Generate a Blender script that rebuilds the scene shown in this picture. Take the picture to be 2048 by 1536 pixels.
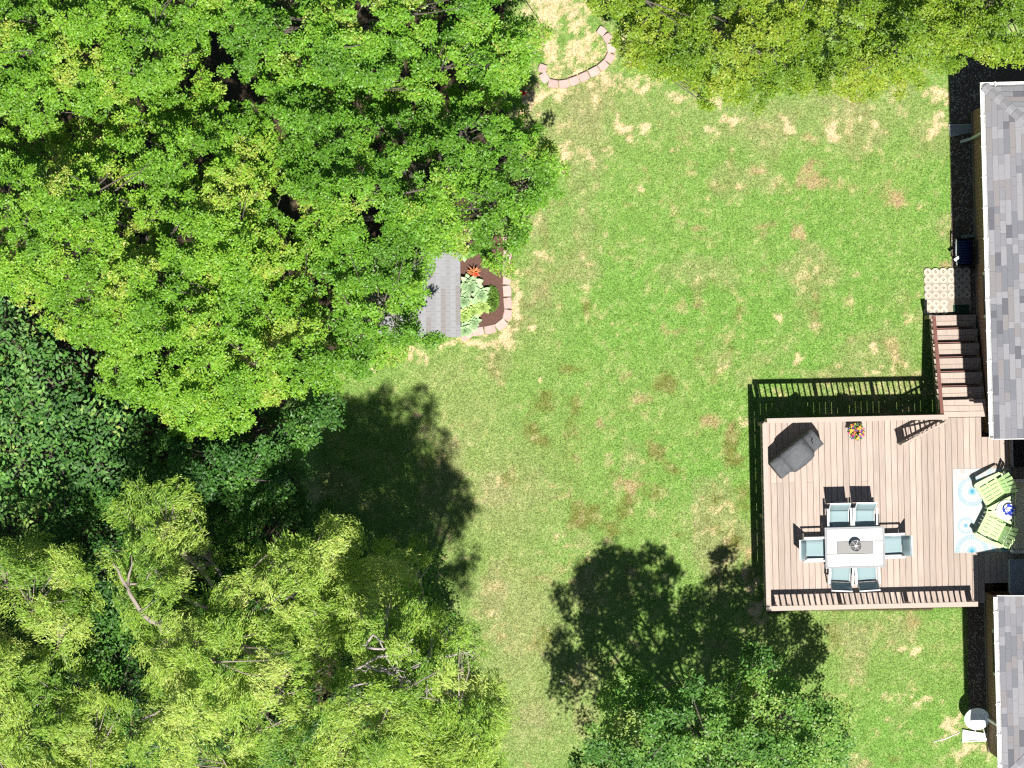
import bpy, math, random
import numpy as np
from mathutils import Vector, Matrix

random.seed(7)
rng = np.random.default_rng(7)
R = math.radians
for o in list(bpy.data.objects):
    bpy.data.objects.remove(o)
scene = bpy.context.scene
col = scene.collection

# ------------------------------------------------------------------ camera, sky, sun, exposure
CAM_H = 90.0            # drone height above the lawn, metres
PXM = 81.5              # photograph pixels per metre on the lawn
cam_d = bpy.data.cameras.new('camera')
cam_d.sensor_width = 36.0
cam_d.lens = 36.0 * CAM_H * PXM / 2048.0
cam_d.clip_end = 2000.0
cam = bpy.data.objects.new('camera', cam_d)
cam.location = (0, 0, CAM_H)
cam.rotation_euler = (0, 0, 0)
col.objects.link(cam)
scene.camera = cam

SUN_DIR = Vector((0.077, -0.372, 1.0)).normalized()      # towards the sun
sun_el = math.asin(SUN_DIR.z)
sun_az = math.atan2(SUN_DIR.x, SUN_DIR.y)
world = bpy.data.worlds.new('World')
scene.world = world
world.use_nodes = True
wn = world.node_tree.nodes
sky = wn.new('ShaderNodeTexSky')
sky.sky_type = 'NISHITA'
sky.sun_disc = False
sky.sun_elevation = sun_el
sky.sun_rotation = sun_az
sky.air_density = 0.75
sky.dust_density = 0.3
world.node_tree.links.new(sky.outputs[0], wn['Background'].inputs[0])
wn['Background'].inputs[1].default_value = 0.05

sun_d = bpy.data.lights.new('sun', 'SUN')
sun_d.energy = 5.0
sun_d.angle = R(0.53)
sun_d.color = (1.0, 0.955, 0.89)
sun = bpy.data.objects.new('sun', sun_d)
sun.rotation_euler = SUN_DIR.to_track_quat('Z', 'Y').to_euler()
sun.location = (3, -12, 40)
col.objects.link(sun)

scene.view_settings.view_transform = 'Standard'
scene.view_settings.look = 'None'
scene.view_settings.exposure = 0.6
scene.view_settings.gamma = 1.0
scene.view_settings.use_curve_mapping = False
scene.render.engine = 'CYCLES'
scene.cycles.use_denoising = False
scene.cycles.max_bounces = 5
scene.cycles.diffuse_bounces = 3
scene.cycles.glossy_bounces = 2
scene.cycles.transmission_bounces = 3
scene.cycles.filter_width = 1.3


# ------------------------------------------------------------------ helpers
def at(px, py, h=0.0):
    """world point at height h seen at this spot of the survey grid"""
    k = (1.0 - h / CAM_H) / PXM
    return Vector(((px - 1024.0) * k, (768.0 - py) * k, h))


def vnoise(x, y, seed=0):
    x = np.asarray(x, float); y = np.asarray(y, float)
    xi = np.floor(x); yi = np.floor(y)
    fx = x - xi; fy = y - yi
    fx = fx * fx * (3 - 2 * fx); fy = fy * fy * (3 - 2 * fy)

    def h(a, b):
        v = np.sin(a * 127.1 + b * 311.7 + seed * 74.7) * 43758.5453
        return v - np.floor(v)
    return (h(xi, yi) * (1 - fx) + h(xi + 1, yi) * fx) * (1 - fy) + (h(xi, yi + 1) * (1 - fx) + h(xi + 1, yi + 1) * fx) * fy


def fbm(x, y, seed=0, octv=4):
    s = 0; a = 0.5; t = 0
    for i in range(octv):
        s = s + a * vnoise(x * 2 ** i, y * 2 ** i, seed + i * 13); t += a; a *= 0.5
    return s / t


class MB:
    def __init__(s):
        s.v = []; s.f = []; s.sm = []

    def raw(s, vs, fs, smooth=False):
        n = len(s.v)
        s.v += [tuple(v) for v in vs]
        s.f += [tuple(i + n for i in f) for f in fs]
        s.sm += [smooth] * len(fs)
        return s

    def box(s, c, d, rz=0.0, M=None):
        hx, hy, hz = d[0] / 2, d[1] / 2, d[2] / 2
        vs = [Vector((x, y, z)) for z in (-hz, hz) for x, y in ((-hx, -hy), (hx, -hy), (hx, hy), (-hx, hy))]
        if M is None:
            M = Matrix.Rotation(rz, 3, 'Z')
        c = Vector(c)
        return s.raw([M @ v + c for v in vs], [(3, 2, 1, 0), (4, 5, 6, 7), (0, 1, 5, 4), (1, 2, 6, 5), (2, 3, 7, 6), (3, 0, 4, 7)])

    def beam(s, a, b, w, t, up=(0, 0, 1)):
        """box from a to b, w wide sideways, t thick along up"""
        a = Vector(a); b = Vector(b); y = (b - a); L = y.length; y.normalize()
        x = y.cross(Vector(up)).normalized(); z = x.cross(y)
        M = Matrix((x, y, z)).transposed()
        return s.box((a + b) / 2, (w, L, t), M=M)

    def tube(s, pts, rad, n=6, cap=True):
        pts = [Vector(p) for p in pts]
        if not hasattr(rad, '__len__'):
            rad = [rad] * len(pts)
        vs = []; fs = []
        for i, p in enumerate(pts):
            d = (pts[min(i + 1, len(pts) - 1)] - pts[max(i - 1, 0)])
            if d.length < 1e-9:
                d = Vector((0, 0, 1))
            d.normalize()
            u = d.cross(Vector((0.13, 0.92, 0.37))).normalized(); w = d.cross(u)
            for k in range(n):
                a = 2 * math.pi * k / n
                vs.append(p + (u * math.cos(a) + w * math.sin(a)) * rad[i])
        for i in range(len(pts) - 1):
            for k in range(n):
                k2 = (k + 1) % n
                fs.append((i * n + k, i * n + k2, (i + 1) * n + k2, (i + 1) * n + k))
        if cap:
            fs.append(tuple(range(n - 1, -1, -1))); fs.append(tuple((len(pts) - 1) * n + k for k in range(n)))
        return s.raw(vs, fs, True)

    def lathe(s, prof, c=(0, 0, 0), n=20, smooth=True):
        vs = []; fs = []
        for r, z in prof:
            for k in range(n):
                a = 2 * math.pi * k / n
                vs.append((c[0] + r * math.cos(a), c[1] + r * math.sin(a), c[2] + z))
        for i in range(len(prof) - 1):
            for k in range(n):
                k2 = (k + 1) % n
                fs.append((i * n + k, i * n + k2, (i + 1) * n + k2, (i + 1) * n + k))
        fs.append(tuple(range(n - 1, -1, -1))); fs.append(tuple((len(prof) - 1) * n + k for k in range(n)))
        return s.raw(vs, fs, smooth)

    def prism(s, poly, z0, z1):
        n = len(poly)
        vs = [(x, y, z0) for x, y in poly] + [(x, y, z1) for x, y in poly]
        fs = [tuple(range(n - 1, -1, -1)), tuple(range(n, 2 * n))] + [(k, (k + 1) % n, n + (k + 1) % n, n + k) for k in range(n)]
        return s.raw(vs, fs)

    def loft(s, secs, closed=True, cap=True, smooth=True):
        n = len(secs[0]); vs = [p for q in secs for p in q]; fs = []
        for i in range(len(secs) - 1):
            for k in range(n if closed else n - 1):
                k2 = (k + 1) % n
                fs.append((i * n + k, i * n + k2, (i + 1) * n + k2, (i + 1) * n + k))
        if cap and closed:
            fs.append(tuple(range(n - 1, -1, -1))); fs.append(tuple((len(secs) - 1) * n + k for k in range(n)))
        return s.raw(vs, fs, smooth)

    def mesh(s, name):
        me = bpy.data.meshes.new(name)
        me.from_pydata(s.v, [], s.f)
        me.polygons.foreach_set('use_smooth', s.sm)
        me.update()
        return me

    def build(s, name, m, parent=None, loc=None, rz=None, bevel=0.0):
        return link(name, s.mesh(name), m, parent, loc, rz, bevel)


def link(name, me, m, parent=None, loc=None, rz=None, bevel=0.0):
    o = bpy.data.objects.new(name, me)
    if m is not None and not me.materials:
        me.materials.append(m)
    col.objects.link(o)
    if parent is not None:
        o.parent = parent
    if loc is not None:
        o.location = loc
    if rz is not None:
        o.rotation_euler = (0, 0, rz)
    if bevel:
        md = o.modifiers.new('soft_edges', 'BEVEL'); md.width = bevel; md.segments = 2; md.limit_method = 'ANGLE'
    return o


def tag(o, label=None, cat=None, group=None, kind=None):
    for k, v in (('label', label), ('category', cat), ('group', group), ('kind', kind)):
        if v:
            o[k] = v
    return o


def thing(name, loc, label, cat, rz=0.0, group=None):
    o = bpy.data.objects.new(name, None)
    o.empty_display_size = 0.2
    col.objects.link(o); o.location = loc; o.rotation_euler = (0, 0, rz)
    return tag(o, label, cat, group)


def copy_tree(o, parent=None):
    c = o.copy(); col.objects.link(c); c.parent = parent
    for ch in o.children:
        copy_tree(ch, c)
    return c


# ------------------------------------------------------------------ materials
def nmat(name):
    m = bpy.data.materials.new(name); m.use_nodes = True
    return m, m.node_tree, m.node_tree.nodes['Principled BSDF']


def mat(name, c1, c2=None, scale=8.0, rough=0.7, bump=0.0, stretch=None, objvar=0.0, spec=0.3, metal=0.0, detail=5.0, bscale=None):
    """two-tone noise material, optional bump, grain stretch and per-object tone"""
    m, nt, bs = nmat(name); N = nt.nodes; L = nt.links
    c2 = c2 or tuple(c * 0.82 for c in c1)
    tc = N.new('ShaderNodeTexCoord'); mp = N.new('ShaderNodeMapping')
    L.new(tc.outputs['Object'], mp.inputs[0])
    if stretch:
        mp.inputs['Scale'].default_value = stretch
    oi = N.new('ShaderNodeObjectInfo')
    add = N.new('ShaderNodeVectorMath'); add.operation = 'ADD'
    mul = N.new('ShaderNodeVectorMath'); mul.operation = 'SCALE'
    cmb = N.new('ShaderNodeCombineXYZ')
    for i in range(3):
        L.new(oi.outputs['Random'], cmb.inputs[i])
    L.new(cmb.outputs[0], mul.inputs[0]); mul.inputs['Scale'].default_value = 37.0
    L.new(mp.outputs[0], add.inputs[0]); L.new(mul.outputs[0], add.inputs[1])
    nz = N.new('ShaderNodeTexNoise'); nz.inputs['Scale'].default_value = scale; nz.inputs['Detail'].default_value = detail
    nz.inputs['Roughness'].default_value = 0.65
    L.new(add.outputs[0], nz.inputs['Vector'])
    rp = N.new('ShaderNodeValToRGB')
    rp.color_ramp.elements[0].position = 0.3; rp.color_ramp.elements[1].position = 0.7
    rp.color_ramp.elements[0].color = (*c2, 1); rp.color_ramp.elements[1].color = (*c1, 1)
    L.new(nz.outputs['Fac'], rp.inputs[0])
    out = rp.outputs[0]
    if objvar:
        hv = N.new('ShaderNodeHueSaturation')
        mr = N.new('ShaderNodeMapRange'); mr.inputs['To Min'].default_value = 1 - objvar; mr.inputs['To Max'].default_value = 1 + objvar
        L.new(oi.outputs['Random'], mr.inputs['Value']); L.new(mr.outputs[0], hv.inputs['Value']); L.new(out, hv.inputs['Color'])
        out = hv.outputs[0]
    L.new(out, bs.inputs['Base Color'])
    bs.inputs['Roughness'].default_value = rough
    bs.inputs['Specular IOR Level'].default_value = spec
    bs.inputs['Metallic'].default_value = metal
    if bump:
        bp = N.new('ShaderNodeBump'); bp.inputs['Strength'].default_value = 1.0; bp.inputs['Distance'].default_value = bump
        if bscale:
            n2 = N.new('ShaderNodeTexNoise'); n2.inputs['Scale'].default_value = bscale; n2.inputs['Detail'].default_value = 4
            L.new(add.outputs[0], n2.inputs['Vector']); L.new(n2.outputs['Fac'], bp.inputs['Height'])
        else:
            L.new(nz.outputs['Fac'], bp.inputs['Height'])
        L.new(bp.outputs[0], bs.inputs['Normal'])
    return m


def attr_mat(name, rough=0.9, spec=0.1, fine=0.0, fscale=60.0, transl=0.0, tcol=(1.2, 1.3, 0.5)):
    """base colour carried by the mesh (per blade, leaf or print), with optional fine grain and translucency"""
    m, nt, bs = nmat(name); N = nt.nodes; L = nt.links
    a = N.new('ShaderNodeAttribute'); a.attribute_name = 'tint'
    out = a.outputs['Color']
    if fine:
        tc = N.new('ShaderNodeTexCoord'); nz = N.new('ShaderNodeTexNoise')
        nz.inputs['Scale'].default_value = fscale; nz.inputs['Detail'].default_value = 3
        L.new(tc.outputs['Object'], nz.inputs['Vector'])
        mr = N.new('ShaderNodeMapRange'); mr.inputs['From Min'].default_value = 0.3; mr.inputs['From Max'].default_value = 0.7
        mr.inputs['To Min'].default_value = 1 - fine; mr.inputs['To Max'].default_value = 1 + fine
        L.new(nz.outputs['Fac'], mr.inputs['Value'])
        sc = N.new('ShaderNodeVectorMath'); sc.operation = 'SCALE'
        L.new(out, sc.inputs[0]); L.new(mr.outputs[0], sc.inputs['Scale']); out = sc.outputs[0]
    L.new(out, bs.inputs['Base Color'])
    bs.inputs['Roughness'].default_value = rough; bs.inputs['Specular IOR Level'].default_value = spec
    if transl:
        tr = N.new('ShaderNodeBsdfTranslucent'); mx = N.new('ShaderNodeMixShader'); mx.inputs[0].default_value = transl
        vm = N.new('ShaderNodeVectorMath'); vm.operation = 'MULTIPLY'; vm.inputs[1].default_value = tcol
        L.new(out, vm.inputs[0]); L.new(vm.outputs[0], tr.inputs['Color'])
        L.new(bs.outputs[0], mx.inputs[1]); L.new(tr.outputs[0], mx.inputs[2])
        L.new(mx.outputs[0], N['Material Output'].inputs['Surface'])
    return m


def brick_mat():
    m, nt, bs = nmat('red_brick'); N = nt.nodes; L = nt.links
    tc = N.new('ShaderNodeTexCoord'); mp = N.new('ShaderNodeMapping')
    mp.inputs['Rotation'].default_value = (R(90), 0, R(90))
    sp = N.new('ShaderNodeSeparateXYZ'); cb = N.new('ShaderNodeCombineXYZ'); ad = N.new('ShaderNodeMath'); ad.operation = 'ADD'
    L.new(tc.outputs['Object'], sp.inputs[0]); L.new(sp.outputs[0], ad.inputs[0]); L.new(sp.outputs[1], ad.inputs[1])
    L.new(ad.outputs[0], cb.inputs[0]); L.new(sp.outputs[2], cb.inputs[1])
    b = N.new('ShaderNodeTexBrick'); b.inputs['Scale'].default_value = 1.0
    b.inputs['Brick Width'].default_value = 0.21; b.inputs['Row Height'].default_value = 0.075; b.inputs['Mortar Size'].default_value = 0.009
    b.inputs['Color1'].default_value = (0.30, 0.10, 0.065, 1); b.inputs['Color2'].default_value = (0.20, 0.07, 0.05, 1)
    b.inputs['Mortar'].default_value = (0.45, 0.40, 0.34, 1)
    L.new(cb.outputs[0], b.inputs['Vector'])
    L.new(b.outputs['Color'], bs.inputs['Base Color']); bs.inputs['Roughness'].default_value = 0.9
    bp = N.new('ShaderNodeBump'); bp.invert = True; bp.inputs['Distance'].default_value = 0.01
    L.new(b.outputs['Fac'], bp.inputs['Height']); L.new(bp.outputs[0], bs.inputs['Normal'])
    return m


M = dict(
    board=mat('deck_board', (0.45, 0.375, 0.325), (0.35, 0.285, 0.243), 2.6, 0.8, 0.002, (11, 0.8, 6), 0.12),
    rail=mat('painted_rail', (0.46, 0.385, 0.33), (0.39, 0.32, 0.27), 4.0, 0.75, 0.001, (5, 5, 5), 0.05),
    joist=mat('deck_joist', (0.30, 0.24, 0.19), (0.2, 0.16, 0.12), 4.0, 0.85, 0.002),
    redrail=mat('red_brown_rail', (0.27, 0.125, 0.105), (0.20, 0.09, 0.075), 5.0, 0.7, 0.001),
    white=mat('white_aluminium', (0.80, 0.80, 0.80), (0.70, 0.70, 0.69), 3.0, 0.45, 0, None, 0.0, 0.4),
    greypaint=mat('grey_white_metal', (0.62, 0.65, 0.66), (0.54, 0.57, 0.58), 6.0, 0.4, 0, None, 0, 0.4),
    sling=mat('pale_teal_sling', (0.27, 0.365, 0.385), (0.235, 0.325, 0.345), 40.0, 0.8, 0.001, (60, 3, 3)),
    tile=mat('white_wood_tile', (0.66, 0.66, 0.65), (0.54, 0.54, 0.53), 5.0, 0.35, 0, (1, 8, 8), 0.05, 0.4),
    tframe=mat('table_frame', (0.30, 0.31, 0.32), (0.25, 0.26, 0.27), 8.0, 0.5),
    lid=mat('grey_metal_lid', (0.22, 0.22, 0.215), (0.17, 0.17, 0.165), 30.0, 0.5, 0, None, 0, 0.5),
    silver=mat('silver_metal', (0.36, 0.36, 0.36), (0.26, 0.26, 0.26), 20.0, 0.4, 0, None, 0, 0.5, 0.0),
    darkglass=mat('dark_beads', (0.22, 0.22, 0.225), (0.05, 0.05, 0.055), 60.0, 0.3, 0.004),
    wax=mat('white_wax', (0.85, 0.84, 0.8), (0.8, 0.78, 0.72), 5.0, 0.5),
    cover=mat('grey_grill_cover', (0.118, 0.124, 0.132), (0.09, 0.096, 0.104), 4.0, 0.7, 0.05, None, 0, 0.3, 0, 5, 6.0),
    black=mat('black_plastic', (0.012, 0.012, 0.014), (0.02, 0.02, 0.022), 6.0, 0.5),
    blackbox=mat('black_gloss_lid', (0.01, 0.01, 0.014), (0.018, 0.018, 0.025), 4.0, 0.2, 0, None, 0, 0.5),
    lime=mat('lime_resin', (0.47, 0.66, 0.31), (0.42, 0.60, 0.27), 5.0, 0.45, 0, None, 0, 0.4),
    beige=mat('beige_cushion', (0.82, 0.80, 0.62), (0.76, 0.74, 0.56), 5.0, 0.9, 0.006, None, 0, 0.1),
    bluegrey=mat('blue_grey_resin', (0.33, 0.40, 0.44), (0.27, 0.33, 0.37), 4.0, 0.5, 0.002),
    paver=mat('pale_concrete_paver', (0.56, 0.51, 0.43), (0.44, 0.39, 0.32), 9.0, 0.9, 0.004, None, 0.06, 0.2, 0, 6, 60.0),
    sand=mat('sandy_fill', (0.44, 0.39, 0.32), (0.28, 0.235, 0.185), 30.0, 0.95, 0.02),
    edging=mat('pink_concrete_block', (0.54, 0.40, 0.36), (0.44, 0.31, 0.275), 8.0, 0.9, 0.004, None, 0.09, 0.15, 0, 6, 70.0),
    mulch=mat('brown_mulch', (0.19, 0.105, 0.08), (0.085, 0.045, 0.035), 45.0, 0.95, 0.03),
    gravelbed=mat('dark_bed_soil', (0.22, 0.17, 0.13), (0.09, 0.07, 0.055), 35.0, 0.95, 0.03),
    pebble=mat('river_pebble', (0.74, 0.67, 0.58), (0.24, 0.19, 0.15), 9.0, 0.8, 0, None, 0.3),
    brick=brick_mat(),
    splash=mat('grey_splash_block', (0.42, 0.45, 0.46), (0.33, 0.36, 0.37), 12.0, 0.85, 0.003),
    splashw=mat('white_splash_block', (0.78, 0.78, 0.76), (0.66, 0.66, 0.63), 12.0, 0.8, 0.003),
    dish=mat('white_dish_enamel', (0.80, 0.80, 0.79), (0.76, 0.76, 0.75), 4.0, 0.45, 0, None, 0, 0.4),
    bluehose=mat('blue_hose', (0.015, 0.03, 0.14), (0.01, 0.02, 0.09), 20.0, 0.4),
    matgreen=mat('dark_green_mat', (0.035, 0.10, 0.055), (0.02, 0.06, 0.035), 30.0, 0.95, 0.01),
    bark=mat('grey_bark', (0.22, 0.185, 0.16), (0.12, 0.1, 0.085), 14.0, 0.95, 0.02, (6, 6, 1.5)),
    palebark=mat('pale_bark', (0.46, 0.39, 0.34), (0.30, 0.25, 0.21), 14.0, 0.9, 0.02, (6, 6, 1.5)),
    deadwood=mat('bare_grey_wood', (0.50, 0.45, 0.42), (0.33, 0.29, 0.27), 14.0, 0.9, 0.01),
    pot=mat('terracotta_brown_pot', (0.16, 0.07, 0.045), (0.12, 0.05, 0.035), 8.0, 0.8),
    leafg=mat('potted_leaf', (0.08, 0.18, 0.04), (0.05, 0.12, 0.03), 9.0, 0.6),
    hosta=mat('pale_hosta_leaf', (0.36, 0.50, 0.27), (0.27, 0.42, 0.20), 7.0, 0.55, 0.003, None, 0.22, 0.4),
    hostay=mat('yellow_green_hosta_leaf', (0.42, 0.55, 0.16), (0.32, 0.48, 0.12), 7.0, 0.55, 0.003, None, 0.18, 0.4),
    redleaf=mat('red_petal', (0.55, 0.035, 0.03), (0.42, 0.02, 0.02), 9.0, 0.5, 0, None, 0.2),
    orange=mat('orange_strap_leaf', (0.62, 0.24, 0.09), (0.5, 0.17, 0.06), 9.0, 0.6, 0, None, 0.2),
    purple=mat('purple_petal', (0.17, 0.045, 0.36), (0.12, 0.03, 0.28), 9.0, 0.6, 0, None, 0.2),
    magenta=mat('magenta_petal', (0.5, 0.03, 0.2), (0.4, 0.02, 0.15), 9.0, 0.6, 0, None, 0.2),
    yellow=mat('yellow_petal', (0.75, 0.5, 0.05), (0.65, 0.4, 0.04), 9.0, 0.6, 0, None, 0.2),
    shedroof=[mat('shed_shingle_%s' % n, c, tuple(x * 0.85 for x in c), 25.0, 0.95, 0.002) for n, c in
              (('pale', (0.31, 0.315, 0.33)), ('mid', (0.285, 0.285, 0.295)), ('warm', (0.255, 0.24, 0.238)))],
    shingle=[mat('roof_shingle_%s' % n, c, tuple(x * 0.8 for x in c), 40.0, 0.95, 0.002) for n, c in
             (('pale', (0.30, 0.30, 0.318)), ('mid', (0.245, 0.245, 0.266)), ('blue', (0.195, 0.20, 0.225)), ('warm', (0.255, 0.242, 0.248)), ('dark', (0.14, 0.143, 0.163)))],
    siding=mat('cream_siding', (0.62, 0.58, 0.50), (0.56, 0.52, 0.45), 3.0, 0.8),
    shedwall=mat('grey_shed_board', (0.38, 0.36, 0.33), (0.3, 0.28, 0.26), 5.0, 0.85, 0.003),
    bowl=None,
)
mb_, nt_, bs_ = nmat('blue_white_glaze')
vor = nt_.nodes.new('ShaderNodeTexVoronoi'); vor.inputs['Scale'].default_value = 14
rp_ = nt_.nodes.new('ShaderNodeValToRGB'); rp_.color_ramp.interpolation = 'CONSTANT'
rp_.color_ramp.elements[0].color = (0.035, 0.06, 0.42, 1); rp_.color_ramp.elements[1].color = (0.7, 0.74, 0.85, 1); rp_.color_ramp.elements[1].position = 0.62
tc_ = nt_.nodes.new('ShaderNodeTexCoord')
nt_.links.new(tc_.outputs['Object'], vor.inputs['Vector']); nt_.links.new(vor.outputs['Distance'], rp_.inputs[0])
nt_.links.new(rp_.outputs[0], bs_.inputs['Base Color']); bs_.inputs['Roughness'].default_value = 0.2
M['bowl'] = mb_

lawn_m = attr_mat('lawn_turf', 0.95, 0.05, 0.4, 26.0)
blade_m = attr_mat('grass_blade', 0.8, 0.15, 0, 60, 0.25, (1.1, 1.2, 0.6))
leaf_m = attr_mat('tree_leaf', 0.45, 0.38, 0, 60, 0.24, (1.25, 1.25, 0.45))
glossleaf_m = attr_mat('glossy_leaf', 0.5, 0.25, 0, 60, 0.2, (1.2, 1.25, 0.5))
print_m = attr_mat('printed_rug', 0.95, 0.05, 0.05, 250.0)


# ------------------------------------------------------------------ lawn colour (dry, bare and mossy places)
BARE = [(1135, 305, 24, 15, 1), (1122, 325, 7, 14, 1), (1185, 314, 10, 16, 1), (1208, 298, 9, 8, .8), (1245, 266, 24, 18, 1), (1292, 256, 12, 20, 1), (1455, 246, 26, 13, 1),
        (1420, 262, 16, 8, .7), (1575, 250, 18, 16, 1), (1560, 238, 22, 6, .7), (1668, 264, 10, 20, 1), (1715, 240, 8, 10, .8), (1755, 246, 13, 9, .9), (1885, 240, 20, 28, 1.1), (1868, 262, 16, 8, 1),
        (1597, 722, 16, 10, 1), (1745, 690, 7, 16, 1), (1560, 634, 9, 5, .9), (1281, 376, 7, 5, .9), (1488, 836, 14, 12, 1), (1800, 1302, 13, 8, 1), (1832, 1302, 14, 7, 1),
        (1768, 1385, 10, 14, .9), (1848, 1402, 14, 11, 1), (1815, 1385, 16, 9, .7), (1905, 1450, 22, 22, .9), (1940, 1500, 40, 16, 1), (1975, 1480, 20, 20, .9), (838, 830, 12, 7, .9),
        (1500, 1185, 14, 40, .9), (1515, 1220, 16, 20, .9), (1030, 600, 10, 60, 1), (1015, 655, 18, 20, 1), (960, 685, 70, 10, 1), (905, 690, 22, 10, 1), (850, 715, 30, 14, .8), (955, 715, 12, 6, .8), (1085, 760, 8, 6, .6), (825, 700, 12, 25, .9), (770, 700, 14, 16, .9), (750, 740, 20, 14, .7),
        (1150, 100, 90, 90, .72), (1110, 20, 90, 60, .85), (1060, 195, 28, 30, .9), (1110, 185, 60, 16, .9), (1230, 160, 60, 18, .85), (1290, 175, 50, 14, .8), (1350, 195, 60, 12, .7),
        (1440, 210, 40, 12, .7), (1870, 185, 40, 24, .8), (1040, 250, 20, 20, .5), (1760, 745, 22, 12, .8), (1068, 655, 8, 6, .7), (1115, 480, 10, 8, .5), (1080, 510, 14, 10, .5), (1740, 745, 10, 8, .9)]
PINK = [(1520, 338, 26, 14, .8), (1625, 345, 26, 30, .9), (1620, 280, 30, 22, .6), (1615, 412, 12, 12, .7), (1530, 450, 32, 20, .7), (1597, 455, 18, 28, .7), (1400, 452, 16, 9, .6), (1395, 375, 12, 14, .4),
        (1355, 665, 30, 14, .6), (1255, 752, 18, 12, .7), (1275, 790, 40, 18, .6), (1425, 840, 24, 24, .7), (1200, 850, 14, 14, .6), (1150, 700, 22, 20, .4), (1185, 480, 20, 16, .4), (1260, 970, 30, 18, .6),
        (1110, 990, 20, 20, .4), (1345, 690, 20, 16, .4), (1810, 1240, 40, 24, .5), (1430, 980, 14, 14, .5), (1085, 570, 30, 30, .35), (1790, 390, 34, 26, .5), (1800, 480, 30, 40, .35), (1560, 600, 16, 10, .3), (1790, 690, 24, 22, .6), (1890, 530, 30, 12, .8), (1750, 650, 24, 40, .3), (1500, 1130, 14, 40, .7), (1010, 1250, 16, 10, .5), (1090, 1430, 20, 24, .45)]
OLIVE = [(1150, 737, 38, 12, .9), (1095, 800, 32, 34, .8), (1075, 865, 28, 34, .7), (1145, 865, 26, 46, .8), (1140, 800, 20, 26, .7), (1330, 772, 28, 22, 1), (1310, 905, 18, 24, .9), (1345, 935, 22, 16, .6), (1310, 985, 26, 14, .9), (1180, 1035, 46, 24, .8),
         (1235, 1020, 40, 30, .6), (1250, 1060, 40, 16, .5), (1150, 960, 30, 18, .6), (1215, 955, 16, 12, .6), (1460, 905, 22, 40, .8), (1470, 1000, 30, 46, .8), (1465, 1070, 30, 30, .6), (1350, 1075, 40, 16, .5), (1030, 960, 40, 30, .4), (1468, 530, 10, 10, .7), (1480, 620, 20, 14, .5), (1425, 655, 14, 12, .6),
         (1000, 830, 26, 20, .4), (1090, 1280, 30, 40, .4), (1060, 1180, 30, 30, .4), (1080, 1340, 20, 30, .4), (1345, 690, 10, 14, .6), (1560, 410, 20, 14, .4), (1495, 423, 14, 14, .4), (1790, 1520, 16, 14, .8), (1690, 1300, 40, 30, .4), (1175, 610, 10, 16, .6)]
PALE = [(1010, 1000, 110, 130, .8), (1040, 1250, 100, 160, .95), (1060, 1430, 90, 90, .8), (930, 830, 90, 90, .6), (1080, 600, 50, 120, .5), (1400, 1040, 60, 60, .35), (900, 760, 80, 50, .6), (1200, 220, 160, 50, .6), (1600, 230, 300, 40, .55), (1450, 1110, 60, 60, .45), (1120, 480, 60, 80, .35), (1700, 1260, 180, 60, .35)]
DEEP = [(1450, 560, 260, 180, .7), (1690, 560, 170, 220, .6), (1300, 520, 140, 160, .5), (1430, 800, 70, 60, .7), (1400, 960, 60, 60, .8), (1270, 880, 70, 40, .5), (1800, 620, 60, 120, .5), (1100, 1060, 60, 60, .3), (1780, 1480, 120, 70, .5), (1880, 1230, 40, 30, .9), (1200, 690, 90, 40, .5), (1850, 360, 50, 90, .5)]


def field(px, py, blobs, warp, seed):
    nx = (fbm(px / 22.0, py / 22.0, seed, 4) - 0.5) * 2; ny = (fbm(px / 22.0 + 31, py / 22.0 + 17, seed, 4) - 0.5) * 2
    out = np.zeros_like(px)
    for (cx, cy, rx, ry, s) in blobs:
        dx = (px + nx * warp * min(rx, 30) - cx) / rx; dy = (py + ny * warp * min(ry, 30) - cy) / ry
        out = np.maximum(out, s * np.exp(-(dx * dx + dy * dy) * 0.85))
    return out


def sstep(x, a, b):
    t = np.clip((x - a) / (b - a), 0, 1)
    return t * t * (3 - 2 * t)


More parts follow.
